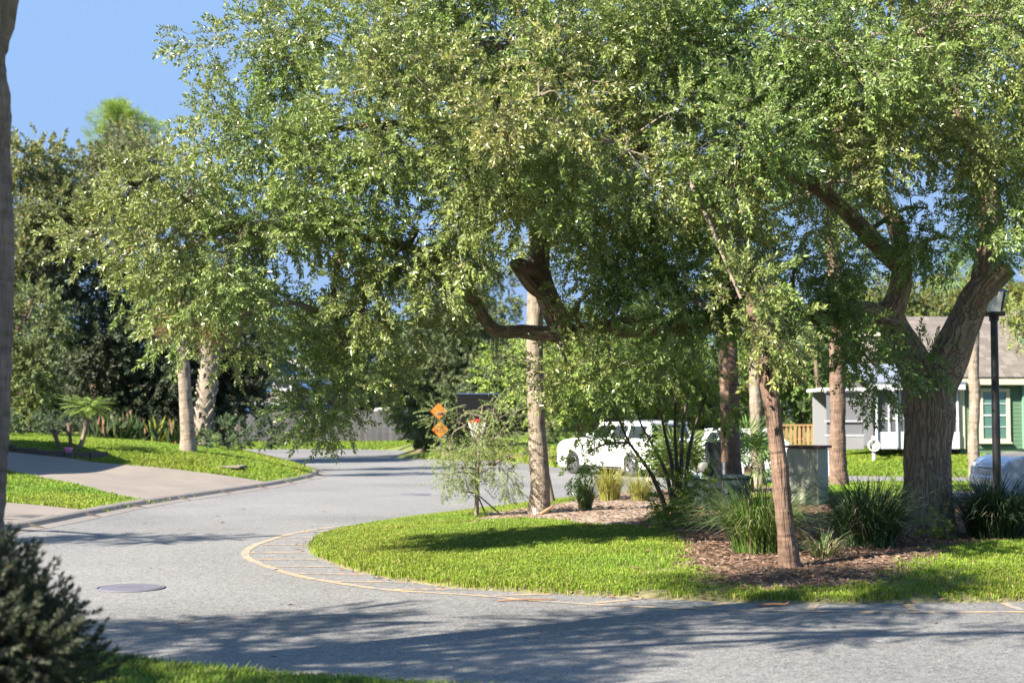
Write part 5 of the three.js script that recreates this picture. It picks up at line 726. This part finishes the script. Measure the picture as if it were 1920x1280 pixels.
{ // low basketball hoop
  const x = -0.66, z = -27, t = thing('basketball_hoop', 'low basketball hoop with black backboard, red rim and white net behind the young tree', 'basketball hoop', [x, land(x, z) - 0.03, z], 0.12);
  part(t, 'pole', tube([[0, 0, 0], [0, 1, 0], [0, 2.2, -0.02]], [0.035, 0.035, 0.03], 12, 3), M.blackMetal); for (const [dx, dz] of [[0.46, 0.2], [0.2, -0.35]]) part(t, 'strut', rod([0, 0.42, 0], [dx, 0.02, dz], 0.014), M.blackMetal);
  part(t, 'base', box(0.5, 0.06, 0.4, 0.1, 0.03, -0.1, 0.02), M.blackMetal); const bb = part(t, 'backboard', box(0.78, 0.56, 0.03, 0, 2.03, 0.06, 0.015), mat({ color: lin(0.01, 0.01, 0.012), roughness: 0.3 })); part(bb, 'edge_trim', box(0.8, 0.02, 0.04, 0, 2.315, 0.06), mat({ color: lin(0.04, 0.08, 0.2) }));
  part(t, 'rim', new THREE.TorusGeometry(0.17, 0.012, 8, 32).rotateX(Math.PI / 2).translate(-0.03, 1.79, 0.27), mat({ color: lin(0.6, 0.03, 0.03), roughness: 0.4 })); part(t, 'rim_bracket', box(0.1, 0.08, 0.05, -0.03, 1.8, 0.085), mat({ color: lin(0.6, 0.03, 0.03), roughness: 0.4 }));
  const cords = []; for (let i = 0; i < 12; i++) for (const d of [1, -1]) { const pts = []; for (let k = 0; k <= 5; k++) { const a = ((i + d * k * 0.5) / 12) * 6.283, r = 0.165 * (1 - 0.09 * k); pts.push([-0.03 + Math.cos(a) * r, 1.79 - k * 0.06, 0.27 + Math.sin(a) * r]); } cords.push(tube(pts, [0.006, 0.006, 0.006, 0.006, 0.006, 0.006], 4, 1)); } part(t, 'net', merge(cords), M.white);
}
{ // orange diamond warning signs
  const font = await new FontLoader().loadAsync('fonts/droid/droid_sans_bold.typeface.json');
  const x = -3.5, z = -69.9, y = land(x, z), t = thing('road_sign', 'two orange diamond signs on one post, the lower reading NO OUTLET', 'road sign', [x, y, z]), om = mat({ color: lin(0.4, 0.125, 0.006), roughness: 0.5 }), tm = mat({ color: lin(0.06, 0.025, 0.01), roughness: 0.6 });
  part(t, 'post', box(0.07, 2.6, 0.05, 0, 1.25, -0.05), mat({ color: lin(0.05, 0.055, 0.05), roughness: 0.5 }));
  for (const [cy, cx, words] of [[1.28, -0.03, [['NO', 0.075], ['OUTLET', -0.12]]], [2.18, -0.1, []]]) {
    const p = part(t, 'sign_plate', new RoundedBoxGeometry(0.58, 0.58, 0.012, 2, 0.005).rotateZ(Math.PI / 4), om); p.position.set(cx, cy, 0);
    for (const [w, dy] of words) { const g = new TextGeometry(w, { font, size: 0.125, depth: 0.004, curveSegments: 4 }); g.computeBoundingBox(); g.translate(-(g.boundingBox.min.x + g.boundingBox.max.x) / 2, dy, 0.008); part(p, 'lettering', g, tm); }
  }
}
{ // post with a small box at the right edge of the picture
  const x = 7.66, z = -20.9, t = thing('wooden_post', 'brown wooden post with a small pale box at the right edge', 'post', [x, land(x, z) - 0.05, z]), wm = mat({ map: woodTex, color: lin(0.2, 0.13, 0.095) });
  part(t, 'post', tube([[0, 0, 0], [0, 0.9, 0], [0, 1.75, 0]], [0.075, 0.07, 0.07], 14, 4, barkRough(0.02, 2)), wm); part(t, 'pale_box', box(0.22, 0.36, 0.16, 0.04, 0.52, 0.15, 0.012), mat({ color: lin(0.6, 0.5, 0.4) }));
}
{ // scraps on the ground
  const b = thing('bark_strip', 'curled strip of brown bark on the near edge of the island', 'bark', [2.72, 0.02, -14.95], 0.4); part(b, 'bark', tube([[-0.2, 0, 0], [-0.04, 0.015, 0.02], [0.1, 0.012, 0.05], [0.18, 0.035, 0.02]], [0.012, 0.026, 0.02, 0.008], 6, 4).scale(1, 0.6, 1.6), mat({ color: lin(0.22, 0.11, 0.06), roughness: 1 }));
  const w = thing('twig', 'long thin brown twig lying along the island edge', 'twig', [0.15, 0.012, -15.35], 0.1); part(w, 'stick', tube([[-0.3, 0, 0], [0, 0.012, 0.02], [0.32, 0, -0.02]], [0.008, 0.01, 0.006], 6, 4), mat({ color: lin(0.24, 0.13, 0.08), roughness: 1 }));
  const l = thing('dry_frond_base', 'dry brown leaf base lying against the pale palm trunk', 'dry leaf', [0.62, land(0.62, -26.25), -26.25], 0.3); part(l, 'leaf', tube([[-0.12, 0.01, 0.05], [0, 0.06, 0], [0.14, 0.14, -0.05]], [0.03, 0.04, 0.02], 6, 4).scale(1, 1, 0.7), mat({ color: lin(0.36, 0.2, 0.11), roughness: 1 }));
  const s = thing('white_marker', 'small white stake at the foot of the pale palm trunk', 'stake', [0.42, land(0.42, -26.3), -26.3]); part(s, 'stake', box(0.05, 0.14, 0.02, 0, 0.06, 0, 0.005), M.white);
  const sl = thing('utility_slab', 'flat grey utility lid in the grass by the left drive', 'utility lid', [-8.72, land(-8.72, -43.9) + 0.02, -43.9]); part(sl, 'lid', box(0.9, 0.06, 1.2, 0, 0, 0, 0.015), M.concrete);
  const lf = thing('paving_slab', 'small flat slab on the left lawn', 'slab', [-12.16, land(-12.16, -35.84) + 0.015, -35.84], 0.2); part(lf, 'slab', box(0.5, 0.05, 0.5, 0, 0, 0, 0.01), mat({ color: lin(0.22, 0.3, 0.24) }));
}
renderer.render(scene, camera);
